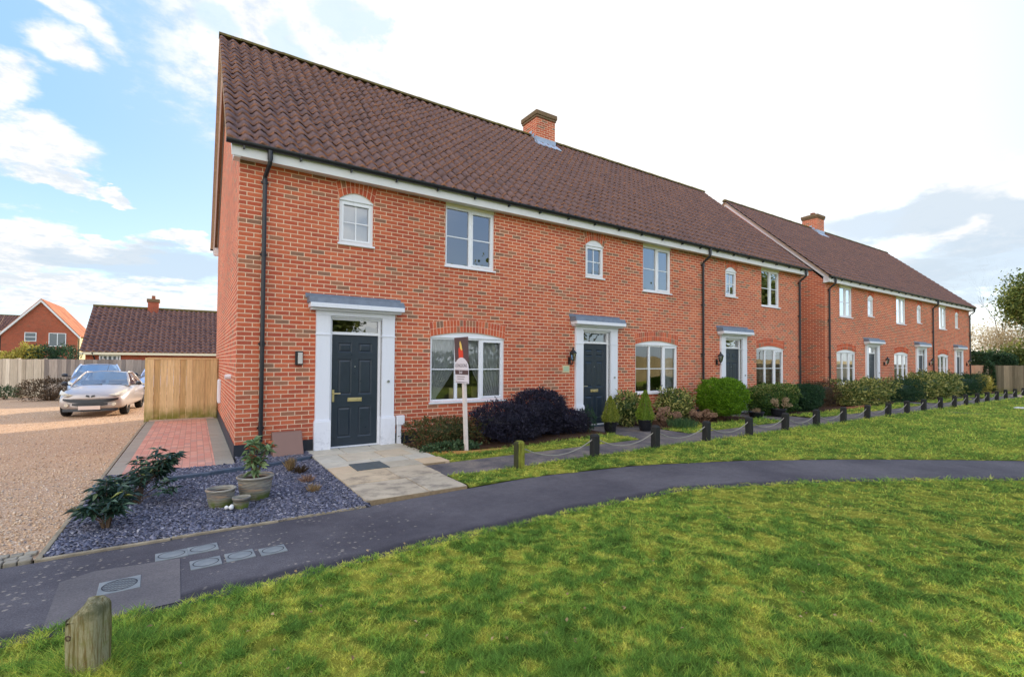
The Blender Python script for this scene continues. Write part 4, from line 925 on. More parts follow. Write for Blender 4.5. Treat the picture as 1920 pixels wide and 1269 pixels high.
# curtains, blinds and chairs seen through the windows
def curtain(x_top0, x_top1, x_b0, x_b1, z0, z1, y, label, name='curtain', n=60, folds=9, straight=False, group=None):
    V = []; rows = 26
    for j in range(rows+1):
        t = j/rows; z = z1-(z1-z0)*t; k = t if straight else min(1, t*1.05)**1.5
        a = x_top0+(x_b0-x_top0)*k; c = x_top1+(x_b1-x_top1)*k
        for i in range(n+1):
            u = i/n; V.append((a+(c-a)*u, y+.03*math.sin(u*folds*6.283+.6*math.sin(t*3))*(1-.3*t), z))
    V = np.array(V); i = np.arange((rows+1)*(n+1)).reshape(rows+1, n+1); F = np.stack([i[:-1, :-1], i[1:, :-1], i[1:, 1:], i[:-1, 1:]], -1).reshape(-1, 4)
    np_mesh(name, V, F, 'voile', None, smooth=True, label=label, cat='curtain', group=group)
curtain(3.44, 4.3, 3.44, 3.62, .83, 2.12, .15, 'pale sheer curtain swept to the left side of the first ground floor window')
curtain(4.25, 5.2, 4.78, 5.2, .83, 2.12, .15, 'pale sheer curtain swept to the right side of the first ground floor window')
curtain(10.66, 11.18, 10.7, 11.18, .83, 2.12, .18, 'white curtain in the right-hand light of the middle ground floor window', straight=True)
def blind(x0, x1, z0, z1, y, m, label, pitch=.035, tilt=.5):
    b_ = MB(); z = z0
    while z < z1: b_.hexa([(x0, y, z), (x1, y, z), (x1, y+.02, z+.012*tilt*2), (x0, y+.02, z+.012*tilt*2), (x0, y, z+.003), (x1, y, z+.003), (x1, y+.02, z+.003+.012*tilt*2), (x0, y+.02, z+.003+.012*tilt*2)]); z += pitch
    b_.box(x0, y-.005, z1, x1, y+.03, z1+.03); b_.build('venetian_blind', m, label=label, cat='blind')
blind(1.64, 2.18, 3.86, 4.58, .12, 'blind_white', 'white venetian blind in the small arched window above the first door', .024, 1.2)
blind(15.4, 17.08, .88, 2.06, .14, 'blind_dark', 'dark venetian blind in the right-hand ground floor window of the near terrace', .045, .7)
for k, (a, c, l) in enumerate(((20.59+1.3, 20.59+2.42, 'first'), (20.59+7.3, 20.59+8.42, 'second'))):
    curtain(a, c, a, c, 3.66, 4.85, .134+.2, 'pale curtain behind the %s upper window of the farther terrace' % l, straight=True)
for l, a in (('first', 21.6), ('second', 27.6), ('third', 33.65)):
    curtain(a, a+1.7, a, a+1.7, .83, 2.12, .134+.2, 'pale curtain behind the %s ground floor window of the farther terrace' % l, straight=True)
def chair(x, y, rz, label):
    r = empty('dining_chair', (x, y, .02), rz, label=label, cat='chair', group='pale dining chairs inside the first ground floor window'); m = MB(); m.box(-.22, -.22, .44, .22, .2, .48); m.build('seat', 'chair_wood', r)
    m = MB(); m.box(-.2, -.24, .48, -.16, -.21, 1.02); m.box(.16, -.24, .48, .2, -.21, 1.02); m.box(-.159, -.236, .78, .159, -.214, 1.02); m.build('backrest', 'chair_wood', r)
    for a in (-.2, .17):
        for c in (-.22, .17): m = MB(); m.box(a, c, 0, a+.03, c+.03, .44); m.build('leg', 'chair_wood', r)
chair(4.35, .85, 0, 'pale dining chair inside the first window, nearer its left side'); chair(5.0, 1.0, 0, 'pale dining chair inside the first window, nearer its middle')

# ================================================================== SALE BOARD
r = empty('sale_board', (3.53, -1.38, 0), label='leaning white post with a brown and white sale board before the first window', cat='estate agent sign')
lean = .045
m = MB(); m.hexa([(-.03, -.03, -.1), (.03, -.03, -.1), (.03, .03, -.1), (-.03, .03, -.1), (-.03-lean*1.9, -.03, 1.95), (.03-lean*1.9, -.03, 1.95), (.03-lean*1.9, .03, 1.95), (-.03-lean*1.9, .03, 1.95)]); m.build('post', 'post_white', r)
bd = MB(); bx = -.045-lean*1.2; tl = lean; Y0, Y1 = -.27, .25
def bp(y, z, o=0): return (bx-(z-1.2)*tl-o, y, z)
bd.prism([bp(Y0, 1.62), bp(Y0, 2.06), bp(Y1, 2.06), bp(Y1, 1.62)], (.008, 0, 0)); o = bd.build('upper_board', 'board_brown', r)
n = 14; wp = MB(); arc = [bp(Y1-(Y1-Y0)*k/n, 1.56+.14*math.sin(math.pi*k/n)**.7, .006) for k in range(n+1)]
wp.prism([bp(Y0, 1.24, .006)]+arc[::-1]+[bp(Y1, 1.24, .006)], (.004, 0, 0)); w_ = wp.build('lower_board', 'board_white', r)
fl = MB()
fl.face([bp(.09, 1.69, .002), bp(.10, 1.80, .002), bp(.09, 1.86, .002), bp(.03, 1.90, .002), bp(-.06, 1.85, .002), bp(-.08, 1.78, .002), bp(-.08, 1.69, .002)]); fl.build('red_mark', 'board_red', o)
fl = MB(); fl.face([bp(.03, 1.865, .004), bp(.05, 1.95, .004), bp(.02, 2.0, .004), bp(-.03, 1.93, .004), bp(-.06, 1.84, .004), bp(-.02, 1.82, .004)]); fl.build('yellow_mark', 'board_yellow', o)
fl = MB(); fl.face([bp(.24, 1.395, .009), bp(.24, 1.475, .009), bp(-.26, 1.475, .009), bp(-.26, 1.395, .009)]); fl.build('dark_band', 'board_brown', w_)
def text(s, size, y, z, m, parent, off=.011):
    cu = bpy.data.curves.new('lettering', 'FONT'); cu.body = s; cu.size = size; cu.align_x = 'CENTER'; cu.extrude = .0008
    t = bpy.data.objects.new('lettering', cu); COL.objects.link(t); bpy.context.view_layer.update()
    me = bpy.data.meshes.new_from_object(t.evaluated_get(bpy.context.evaluated_depsgraph_get())); bpy.data.objects.remove(t)
    me.materials.clear(); o = link('lettering', me, m, parent)
    o.matrix_local = Matrix.Translation(bp(y, z, off)) @ Matrix.Rotation(R(-90), 4, 'Z') @ Matrix.Rotation(R(90)+tl*0, 4, 'X'); return o
text('LONGSONS', .085, 0, 1.53, 'board_grey', w_); text('Sold', .075, .02, 1.412, 'board_white', w_, .013); fl = MB()
for za, ya, yb in ((1.35, -.13, .16), (1.31, -.10, .15), (1.255, -.24, .22)): fl.face([bp(yb, za, .0105), bp(yb, za+.012, .0105), bp(ya, za+.012, .0105), bp(ya, za, .0105)])
fl.build('small_print', 'board_grey', w_)

# ================================================================== ROPE FENCE AND POSTS
def bollard_mesh(h=.43, w=.065, cut=.012):
    m = MB(); c = cut; 
    def ring(s, z, cc): return [(s-cc, -s, z), (s, -s+cc, z), (s, s-cc, z), (s-cc, s, z), (-s+cc, s, z), (-s, s-cc, z), (-s, -s+cc, z), (-s+cc, -s, z)]
    rs = [ring(w, -.1, c), ring(w, h-.03, c), ring(w-.022, h, c*.8)]; 
    for r_ in rs: m.v += r_
    for k in range(2):
        for q in range(8): m.f.append([k*8+q, k*8+(q+1) % 8, (k+1)*8+(q+1) % 8, (k+1)*8+q]); m.uv.append(None); m.rnd.append(0); m.mi.append(0)
    m.f.append([16+q for q in range(8)]); m.uv.append(None); m.rnd.append(0); m.mi.append(0)
    return m
proto = None
rr = random.Random(3)
for i, (x, y) in enumerate(BOLL):
    lab = '%s black timber post of the rope fence counted from the left' % ORD[i] if i else 'green algae-streaked timber post at the left end of the rope fence'
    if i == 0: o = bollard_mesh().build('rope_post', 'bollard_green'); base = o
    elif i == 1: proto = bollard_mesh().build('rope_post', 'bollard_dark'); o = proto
    else: o = proto.copy(); COL.objects.link(o)
    o.location = (x, y, 0); o.rotation_euler = (R(rr.uniform(-2, 2)), R(rr.uniform(-2, 2)), R(rr.uniform(-6, 6))); o.scale = (1, 1, rr.uniform(.94, 1.05) if i else 1)
    tag(o, lab, 'post', 'timber posts of the rope fence')
for i in range(len(BOLL)-1):
    a, c = Vector((*BOLL[i], .345)), Vector((*BOLL[i+1], .345)); pts = []
    for k in range(15):
        t = k/14; p = a.lerp(c, t); sag = rr.uniform(.19, .21) if k == 0 else sag; p.z -= 4*sag*t*(1-t)+.0; pts.append(p)
    m = MB(); m.tube(pts, .009, 6); m.build('rope', 'rope', label='grey rope sagging between the %s and %s posts of the rope fence' % (ORD[i], ORD[i+1]), cat='rope', group='ropes slung between the timber posts')
# weathered post in the foreground
prof = []; m = MB(); N = 28; H = .43
rings = []
for j, z in enumerate([-.15, 0, .1, .2, .27, .31]):
    rings.append([((.077+.003*math.sin(z*20+q))*math.copysign(abs(math.cos(2*math.pi*q/N))**.42, math.cos(2*math.pi*q/N)), .07*math.copysign(abs(math.sin(2*math.pi*q/N))**.42, math.sin(2*math.pi*q/N)), z) for q in range(N)])
for s, dz in ((1.0, 0), (.93, .018), (.7, .04), (.35, .05), (.01, .052)):
    rings.append([(p[0]*s, p[1]*s, .33+dz+(.045*max(-1, min(.45, p[0]/.077))*(1))) for p in rings[5]])
for r_ in rings: m.v += r_
for k in range(len(rings)-1):
    for q in range(N): m.f.append([k*N+q, k*N+(q+1) % N, (k+1)*N+(q+1) % N, (k+1)*N+q]); m.uv.append(None); m.rnd.append(0); m.mi.append(0)
o = m.build('timber_post', 'old_post', smooth=True, label='short thick weathered grey-green timber post in the near grass beside the footpath', cat='post')
o.location = (-.995, -5.76, -.005); o.rotation_euler = (R(1), R(-1), R(-30))
m = MB(); m.tube([(math.cos(t)*.012, -.0, math.sin(t)*.012) for t in [k*.5 for k in range(13)]], .003, 5); q = m.build('knot', 'bark', o); q.location = (-.045, -.071, .235)

# ================================================================== DRAIN COVERS IN THE FOOTPATH
def cover(x0, y0, x1, y1, rz, label, lattice=False):
    cx, cy = (x0+x1)/2, (y0+y1)/2; w, h = (x1-x0)/2, (y1-y0)/2; r = empty('utility_cover', (cx, cy, .0), rz, label=label, cat='drain cover', group='grey utility covers in the tarmac footpath')
    m = MB(); m.box(-w, -h, -.02, w, h, .008); m.build('frame', 'cover_iron', r, bevel=.003)
    g = MB(); n = 40; a_, b_ = w*.86, h*.86
    for k in range(n):
        t0, t1 = 2*math.pi*k/n, 2*math.pi*(k+1)/n; g.face([(math.cos(t0)*a_, math.sin(t0)*b_, .0095), (math.cos(t1)*a_, math.sin(t1)*b_, .0095), (math.cos(t1)*(a_-.008), math.sin(t1)*(b_-.008), .0095), (math.cos(t0)*(a_-.008), math.sin(t0)*(b_-.008), .0095)], flip=True)
    if lattice:
        for k in range(-7, 8):
            for s in (1, -1):
                c = k*.035; x = []; 
                for t in np.linspace(-a_, a_, 30):
                    yy = s*(t)*h/w*.9+c
                    if (t/a_)**2+(yy/b_)**2 < .93: x.append((t, yy))
                if len(x) > 2: p, q = x[0], x[-1]; g.face([(p[0], p[1]-.003, .0097), (q[0], q[1]-.003, .0097), (q[0], q[1]+.003, .0097), (p[0], p[1]+.003, .0097)])
    g.build('groove', 'cover_groove', r)
cover(-.81, -4.22, -.59, -4.04, R(3), 'grey utility cover nearest the slate bed, left of its touching pair')
cover(-.59, -4.20, -.37, -4.02, R(3), 'grey utility cover nearest the slate bed, right of its touching pair')
cover(-.57, -4.56, -.36, -4.37, R(3), 'grey utility cover at the corner of the smooth tarmac patch')
cover(-.33, -4.54, -.12, -4.35, R(3), 'grey utility cover in the middle of the row of three beside the tarmac patch')
cover(-.08, -4.55, .12, -4.38, R(3), 'grey utility cover farthest right in the footpath, with a mossy edge')
cover(-1.11, -4.71, -.87, -4.47, R(3), 'grey lattice-patterned utility cover inside the smooth tarmac patch', True)
m = MB(); m.lathe([(0, .022), (.55, .022), (.6, .0)], (21.0, -4.05, 0), 24); m.build('manhole_cover', 'tarmac_patch', label='round dark manhole cover in the far lawn in front of the farther terrace', cat='drain cover')
m = MB(); m.box(25.0, -4.6, .02, 25.5, -4.35, .06); m.build('litter', 'litter_white', bevel=.01, label='scrap of white litter on the far lawn', cat='litter')

# ================================================================== POTS AND PLANTS IN THE SLATE BED
def pot(name, loc, r_, h, m_, label, soil=True, group=None, rim=.02, cat='plant pot'):
    r = empty(name, loc, label=label, cat=cat, group=group); m = MB()
    m.lathe([(0, 0), (r_*.74, 0), (r_*.78, .01), (r_*.92, h*.45), (r_*.97, h*.8), (r_*1.0, h-rim*1.3), (r_*1.07, h-rim), (r_*1.08, h-rim*.3), (r_*1.04, h), (r_*.93, h), (r_*.9, h-rim*1.5), (r_*.85, h*.6)], (0, 0, 0), 36); m.build('body', m_, r, smooth=True)
    if soil: s = MB(); s.lathe([(0, h-.035), (r_*.5, h-.03), (r_*.9, h-.045)], (0, 0, 0), 24); s.build('soil', 'soil', r)
    return r
pot('stoneware_pot', (.05, -2.68, .015), .185, .27, 'stoneware', 'large banded stoneware pot with mossy base holding a leafy red-tipped shrub')
pot('stoneware_pot', (-.3, -2.83, .015), .14, .20, 'stoneware', 'medium stoneware pot with bare soil, left of the large pot')
pot('stoneware_pot', (-.115, -3.03, .012), .085, .13, 'stoneware', 'smallest stoneware pot, in front between the two larger pots')
for k, (x, y, s) in enumerate(((-.255, -3.06, .022), (-.215, -3.10, .026), (-.205, -3.05, .024))):
    m = MB(); m.lathe([(0, -s), (s*.7, -s*.7), (s, 0), (s*.7, s*.7), (0, s)], (x, y, .03+s), 12); m.build('white_pebble', 'litter_white', smooth=True, label='%s of the three white pebbles beside the smallest pot' % ('leftmost', 'nearest', 'rearmost')[k], cat='pebble', group='white pebbles by the pots')
# shrub in the big pot
r = empty('potted_shrub', (.05, -2.68, .25), label='sparse leafy shrub with red-tipped leaves growing in the large stoneware pot', cat='shrub'); st = MB(); tips = []
rr = random.Random(5)
for k in range(9):
    a = rr.random()*6.28; h = rr.uniform(.2, .44); q = rr.uniform(.03, .13); p = [(0, 0, -.03), (math.cos(a)*q*.5, math.sin(a)*q*.5, h*.5), (math.cos(a)*q, math.sin(a)*q, h)]; st.tube(p, [.008, .006, .004], 5); tips.append(p[-1]); tips.append(p[1]) if k % 2 else None
st.build('stems', 'twig', r); Pp, Dd = [], []
for t in tips:
    for k in range(11): a = rr.random()*6.28; Pp.append((t[0], t[1], t[2]+rr.uniform(-.05, .03))); Dd.append((math.cos(a), math.sin(a), rr.uniform(-.7, .7)))
Pp, Dd = np.array(Pp), np.array(Dd); n = len(Pp); V, F = leaves(Pp, Dd, .095+.04*rng.random(n), .038+.012*rng.random(n), .25, .6); t = rng.random(n); t = np.where((Pp[:, 2] > .25) & (t > .84), .95, t*.84); np_mesh('foliage', V, F, 'leaf_potplant', r, rnd=np.tile(t, 2))
# rhododendrons: whorled leaves
def rhodo(loc, L, W, H, n, label, seed, lean=(0, 0)):
    r = empty('rhododendron', loc, label=label, cat='shrub'); rr = random.Random(seed); st = MB(); P_, D_ = [], []
    for k in range(n):
        u = rr.uniform(-1, 1); v = rr.uniform(-1, 1); hh = H*(.35+.65*(1-(u*u+v*v)/2)*rr.uniform(.35, 1.25)); tip = (u*L+lean[0]*hh, v*W+lean[1]*hh, hh)
        st.tube([(u*.02, v*.02, -.02), (tip[0]*.25, tip[1]*.25, hh*.45), tip], [.0045, .004, .003], 5)
        for w_ in range(3):
            nl = 8; ph = rr.random()*6.28
            for q in range(nl):
                a = ph+6.28*q/nl; f_ = 1-.16*w_; P_.append((tip[0]*f_, tip[1]*f_, tip[2]*(1-.12*w_))); D_.append((math.cos(a), math.sin(a), rr.uniform(-.5, .5)))
    st.build('stems', 'bark', r); P_, D_ = np.array(P_), np.array(D_); n_ = len(P_); V, F = leaves(P_, D_, .09+.04*rng.random(n_), .026+.012*rng.random(n_), .2, 1.0); V[:, 2] = np.maximum(V[:, 2], .01); t = rng.random(n_); np_mesh('foliage', V, F, 'leaf_rhodo', r, rnd=np.tile(t, 2))
rhodo((-1.24, -3.08, 0), .26, .2, .40, 19, 'dark glossy rhododendron with a thin bare stem at the left front of the slate bed', 3, (.05, .35))
rhodo((-1.10, -2.25, 0), .30, .36, .52, 27, 'dark spreading rhododendron at the back left of the slate bed', 8, (.35, .4))
def tuft(name, loc, n, h, sp, m, label, cat='plant', w=.004, bend=.5):
    a = rng.uniform(0, 6.28, n); q = sp*.3*rng.random(n); P_ = np.stack([np.cos(a)*q, np.sin(a)*q, np.zeros(n)], 1); D = np.stack([np.cos(a)*bend*rng.random(n), np.sin(a)*bend*rng.random(n), np.ones(n)], 1); r = empty(name, loc, label=label, cat=cat)
    V, F = leaves(P_, D, h*(.5+.6*rng.random(n)), np.full(n, w), .12); np_mesh('blades', V, F, m, r, rnd=np.tile(rng.random(n), 2)); return r
tuft('dried_grass', (.62, -1.42, .02), 240, .20, .12, 'leaf_straw', 'upright straw-coloured grass tuft near the meter box')
tuft('dead_plant', (.72, -1.62, .02), 160, .14, .2, 'leaf_brownhedge', 'low dark twiggy plant just in front of the straw-coloured tuft', bend=1.2)
tuft('dead_plant', (.70, -2.2, .02), 150, .12, .22, 'petal_dead', 'low brown withered plant in the middle right of the slate bed', bend=1.6)
tuft('dead_plant', (.68, -2.75, .02), 130, .12, .18, 'leaf_straw', 'low withered plant nearest the footpath at the right of the slate bed', bend=1.4)

# ================================================================== BORDER PLANTING
plant('low_hedge', (3.45, -.75, 0), (1.35, .8, .5), 'box', 5200, .045, .024, 'leaf_redhedge', 'low reddish green hedge behind the sale board post', 'hedge', core=True, seed=2, lump=.22)
plant('ground_ivy', (3.3, -1.2, 0), (1.1, .4, .14), 'dome', 900, .05, .034, 'leaf_ivy', 'low pale green ivy along the foot of the reddish hedge', 'plant', core=False, seed=3, stems=3)
plant('purple_hebe', (4.75, -.85, 0), (1.5, .95, .74), 'round', 12000, .05, .018, 'leaf_purple', 'dark purple rounded shrub, front lobe left of the taller one', 'shrub', seed=4, lump=.3, up=1)
plant('purple_hebe', (5.72, -.62, 0), (1.4, .95, 1.0), 'round', 13000, .05, .018, 'leaf_purple', 'tallest dark purple shrub between the first window and the middle door', 'shrub', seed=5, lump=.22, up=1)
plant('purple_hebe', (6.62, -.62, 0), (1.0, .7, .50), 'round', 6000, .045, .016, 'leaf_purple', 'low dark purple shrub nearest the middle door', 'shrub', seed=6, lump=.25, up=1)
plant('small_bush', (7.02, -.75, 0), (.36, .36, .55), 'ell', 900, .035, .018, 'leaf_dark', 'small dark green bush between the purple shrubs and the middle door', 'shrub', seed=7, core=False)
P1 = pot('black_pot', (7.46, -1.02, .01), .155, .27, 'black_pot', 'glossy black pot with the yellow-green conifer in front of the middle door', group=None)
plant('dwarf_conifer', (7.46, -1.02, .22), (.44, .44, .58), 'cone', 4200, .03, .010, 'leaf_conifer', 'small yellow-green cone-shaped conifer in the black pot in front of the middle door', 'conifer', seed=8, up=1.5, shell=.3)
P2 = pot('black_pot', (8.44, -1.2, .01), .165, .27, 'black_pot', 'glossy black pot with the greener pointed conifer, right of the middle door')
plant('dwarf_conifer', (8.44, -1.2, .22), (.46, .46, .70), 'cone', 4800, .03, .010, 'leaf_conifer_green', 'taller green cone-shaped conifer in the black pot right of the middle door', 'conifer', seed=9, up=1.5, shell=.3)
plant('spotted_laurel', (8.66, -.42, 0), (.95, .7, .84), 'ell', 1500, .10, .038, 'leaf_laurel', 'spotted laurel right behind the two potted conifers', 'shrub', seed=10, lump=.25)
plant('spotted_laurel', (10.5, -.45, 0), (1.25, .7, .86), 'ell', 2000, .10, .038, 'leaf_laurel', 'spotted laurel under the right side of the middle ground floor window', 'shrub', seed=11, lump=.25)
def hydrangea(loc, size, n, m, label, seed, s=.07):
    r = empty('hydrangea', loc, label=label, cat='shrub'); rr = random.Random(seed); st = MB(); P_, D_ = [], []
    for k in range(n):
        a = rr.random()*6.28; q = math.sqrt(rr.random()); h = size[2]*rr.uniform(.45, 1)*(1-.3*q); t = (math.cos(a)*q*size[0]/2, math.sin(a)*q*size[1]/2, h); st.tube([(t[0]*.2, t[1]*.2, -.02), (t[0]*.7, t[1]*.7, h*.5), t], [.006, .005, .004], 5)
        for w_ in range(90):
            v = Vector((rr.gauss(0, 1), rr.gauss(0, 1), rr.gauss(0, 1))).normalized(); ss = s*rr.uniform(.75, 1); P_.append((t[0]+v.x*ss, t[1]+v.y*ss, t[2]+v.z*ss*.75)); D_.append((v.x+rr.gauss(0, .8), v.y+rr.gauss(0, .8), v.z+rr.gauss(0, .8)))
    st.build('stems', 'twig', r); P_, D_ = np.array(P_), np.array(D_); n_ = len(P_); V, F = leaves(P_, D_, np.full(n_, .026), np.full(n_, .024), .1); np_mesh('dead_flowers', V, F, m, r, rnd=np.tile(np.clip(rng.random(n_)*.7+.3*np.repeat(rng.random(n), 90), 0, 1), 2))
hydrangea((9.5, -.92, 0), (1.0, .6, .55), 20, 'petal_dead', 'hydrangea with dead brown flower heads left of the daffodil leaves', 3)
hydrangea((11.0, -.95, 0), (1.1, .6, .42), 20, 'petal_dead', 'hydrangea with dead brown flower heads left of the round bright green bush', 4)
tuft('daffodil_clump', (9.7, -1.3, .02), 500, .24, 1.2, 'leaf_blade', 'clump of blue-green daffodil leaves between the two dead hydrangeas', w=.012, bend=.4)
r = plant('ball_topiary', (11.95, -.95, .14), (1.42, 1.1, 1.02), 'round', 22000, .045, .022, 'leaf_ball', 'big rounded bright green clipped bush left of the right-hand door', 'shrub', seed=12, lump=.14, shell=.2, up=.8)
plant('pruned_base', (11.9, -.9, 0), (1.1, .7, .3), 'box', 500, .04, .015, 'leaf_brownhedge', 'bare brown twiggy growth below the round bright green bush', 'shrub', seed=13, core=False, stems=22)
plant('privet_hedge', (15.0, -.72, 0), (2.2, .8, .90), 'box', 12000, .06, .032, 'leaf_hedge', 'boxy green hedge under the right-hand ground floor window of the near terrace', 'hedge', seed=14, lump=.12, tintz=.5)
plant('dark_hedge', (17.0, -.75, 0), (1.75, .85, .88), 'round', 11000, .055, .028, 'leaf_dark', 'darker green rounded hedge between the boxy hedge and the gap in the terraces', 'hedge', seed=15, lump=.12)
plant('brown_hedge', (19.2, -.25, 0), (2.3, .9, .92), 'box', 7000, .04, .018, 'leaf_brownhedge', 'brownish hedge across the gap between the two terraces', 'hedge', seed=16, lump=.12)
pot('black_pot', (13.3, -1.15, .01), .21, .2, 'black_pot', 'low black pot with withered plants at the foot of the right-hand door')
tuft('potted_plant', (13.3, -1.15, .18), 120, .16, .3, 'petal_cream', 'withered pale plant in the low black pot by the right-hand door', bend=1.0)
pot('black_pot', (14.4, -1.22, .01), .22, .24, 'black_pot', 'black pot holding the hydrangea in front of the boxy hedge')
hydrangea((14.6, -1.22, .2), (.8, .5, .42), 12, 'petal_cream', 'hydrangea with large pale dead heads in the black pot before the boxy hedge', 9, .085)
plant('spotted_laurel', (21.9, -.72, 0), (3.9, 1.1, .94), 'box', 5200, .11, .045, 'leaf_laurel', 'long pale spotted laurel under the first window of the farther terrace', 'shrub', seed=17, lump=.28)
plant('dark_shrub', (25.6, -.8, 0), (2.6, 1.0, .88), 'box', 5200, .07, .03, 'leaf_dark', 'dark green shrub between the two pale laurels of the farther terrace', 'shrub', seed=18, lump=.18)
plant('spotted_laurel', (29.4, -.75, 0), (6.2, 1.15, 1.10), 'box', 6800, .13, .05, 'leaf_laurel', 'longest and tallest pale spotted laurel in front of the farther terrace', 'shrub', seed=19, lump=.26)
plant('dark_shrub', (34.6, -.75, 0), (4.0, 1.1, 1.06), 'box', 5200, .08, .035, 'leaf_dark', 'dark evergreen shrub in front of the last window of the farther terrace', 'shrub', seed=20, lump=.2)
plant('yellow_shrub', (37.3, -.6, 0), (2.6, 1.0, .98), 'box', 2600, .10, .04, 'leaf_yellow', 'yellowish shrub at the far end of the farther terrace', 'shrub', seed=21, lump=.25)

# ================================================================== FENCES AND GATES
def board_fence(name, a, c, z0, z1, m_, label, bw=.11, post=2.0, th=.02, cat='fence', postm=None, skip=None, lean=.0):
    a, c = Vector(a), Vector(c); L = (c-a).length; ang = math.atan2(c.y-a.y, c.x-a.x); r = empty(name, (a.x, a.y, z0), ang, label=label, cat=cat); rr = random.Random(int(L*10)); m = MB(); x = 0
    while x < L: w = min(bw, L-x); m.cr = rr.random()**1.3+.001; j = .008*(int(x/bw+.5) % 2)+rr.uniform(-.004, .004); m.box(x+.0015, -th+j, 0, x+w-.0015, j, z1-z0+rr.uniform(-.012, .008)); x += bw
    m.build('boards', m_, r); m = MB()
    for z in (.3, (z1-z0)-.25): m.box(0, .0075, z, L, .05, z+.08)
    m.build('rails', m_, r); k = 0
    while k*post <= L+.01:
        p = MB(); p.cr = .5; x = min(k*post, L); p.box(x-.05, .0085+.03, -.1, x+.05, .13, z1-z0+.03); p.build('post', postm or m_, r); k += 1
    return r
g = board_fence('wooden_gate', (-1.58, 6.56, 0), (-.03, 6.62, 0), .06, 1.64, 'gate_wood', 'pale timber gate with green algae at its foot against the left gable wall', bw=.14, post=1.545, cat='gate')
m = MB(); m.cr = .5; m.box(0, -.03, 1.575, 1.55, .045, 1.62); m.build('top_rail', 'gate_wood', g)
board_fence('board_fence', (-16, 24.3, 0), (-6.0, 19.6, 0), 0, 1.62, 'fence_pale', 'weathered board fence with painted-in sunlight at the far left of the gravel yard', bw=.15)  # pale board colour stands in for sun falling on this section
board_fence('board_fence', (-6.0, 19.6, 0), (6, 17.6, 0), 0, 1.62, 'fence_grey', 'darker grey weathered board fence directly behind the parked cars', bw=.15)
board_fence('passage_gate', (18.5, 2.3, 0), (20.5, 2.3, 0), .02, 1.75, 'pine_wood', 'orange timber gate in the gap between the two terraces', bw=.2, post=1.98, cat='gate')
board_fence('end_fence', (40.4, 1.9, 0), (40.4, -.45, 0), -.05, 1.62, 'fence_pale', 'paler board fence panel next to the far end of the farther terrace', bw=.12, post=2.3)
board_fence('end_fence', (40.55, -.5, 0), (40.9, -26, 0), -.05, 1.62, 'fence_right', 'weathered board fence running along the right edge of the lawn', bw=.12)
board_fence('boundary_fence', (75, -19, 0), (21, -19, 0), 0, 2.1, 'fence_back', 'tall pale board fence across the green, seen only as a reflection in the windows', bw=.15)

plant('boundary_hedge', (6, -18.5, 0), (30, 1.6, 2.0), 'box', 9000, .22, .13, 'leaf_hedge', 'long clipped hedge across the green, seen only as a reflection in the first windows', 'hedge', seed=51, lump=.1)
# ================================================================== TREES
def branchy(name, loc, h, label, seed, m='bark', levels=5, spread=.55, r0_=.12, leafm=None, nleaf=0, leafL=.1, cat='tree', trunk=.25, droop=0, size_top=.35, group=None):
    rr = random.Random(seed); r = empty(name, loc, label=label, cat=cat, group=group); mb_ = MB(); tips = []
    def rec(p, d, L, rad, lv):
        pts = [p]; rs = [rad]; q = p.copy(); dd = d.copy()
        for k in range(3): dd = (dd+Vector((rr.gauss(0, .13), rr.gauss(0, .13), rr.gauss(0, .08)-droop))).normalized(); q = q+dd*L/3; pts.append(q.copy()); rs.append(rad*(1-.15*(k+1)))
        mb_.tube(pts, rs, 7 if lv > 3 else (5 if lv > 1 else 3), caps=False)
        if lv <= 1: tips.append((q, dd)); tips.append((pts[2], dd))
        if lv == 0: return
        for k in range(3 if lv > 1 else 4):
            a = rr.random()*6.28; o_ = dd.orthogonal().normalized(); o_.rotate(Matrix.Rotation(a, 3, dd)); nd = (dd+o_*spread*rr.uniform(.7, 1.4)+Vector((0, 0, .1))).normalized(); st_ = pts[rr.choice((2, 3, 3))]
            rec(st_, nd, L*rr.uniform(.62, .84), rs[-1]*.66, lv-1)
    rec(Vector((0, 0, -.1)), Vector((0, 0, 1)), h*trunk, r0_, levels); mb_.build('trunk', m, r)
    if leafm and nleaf:
        T = np.array([t[0] for t in tips]); idx = rng.integers(0, len(T), nleaf); p = T[idx]+rng.normal(size=(nleaf, 3))*size_top; cr_ = rng.random(len(T)); D = rng.normal(size=(nleaf, 3)); V, F = leaves(p, D, leafL*(.6+.8*rng.random(nleaf)), leafL*.6*(.6+.8*rng.random(nleaf))); t = np.clip(.55*cr_[idx]+.45*rng.random(nleaf), 0, 1)
        np_mesh('crown', V, F, leafm, r, rnd=np.tile(t, 2))
    return r
branchy('evergreen_tree', (50.5, .1, 0), 9.4, 'leafy evergreen tree at the right edge of the picture behind the fence', 4, leafm='leaf_tree', nleaf=26000, leafL=.2, levels=4, trunk=.3, size_top=.5, spread=.5)
branchy('evergreen_tree', (46, -.75, 0), 4.0, 'smaller dark leafy tree leaning over the right-hand fence', 14, leafm='leaf_tree', nleaf=9000, leafL=.18, levels=4, trunk=.3, size_top=.4, spread=.8)
branchy('bare_tree', (52, 1.2, 0), 10.5, 'bare grey tree with fine twigs left of the evergreen', 7, m='bark', levels=6, trunk=.3, spread=.5, r0_=.13)
branchy('bare_bush', (50, 2.3, 0), 7.2, 'pale sunlit bush with bleached seed heads beyond the end of the farther terrace', 9, m='twig_pale', levels=5, leafm='leaf_blossom', nleaf=9000, leafL=.10, trunk=.25, size_top=.45, spread=.8, r0_=.07, cat='bush')
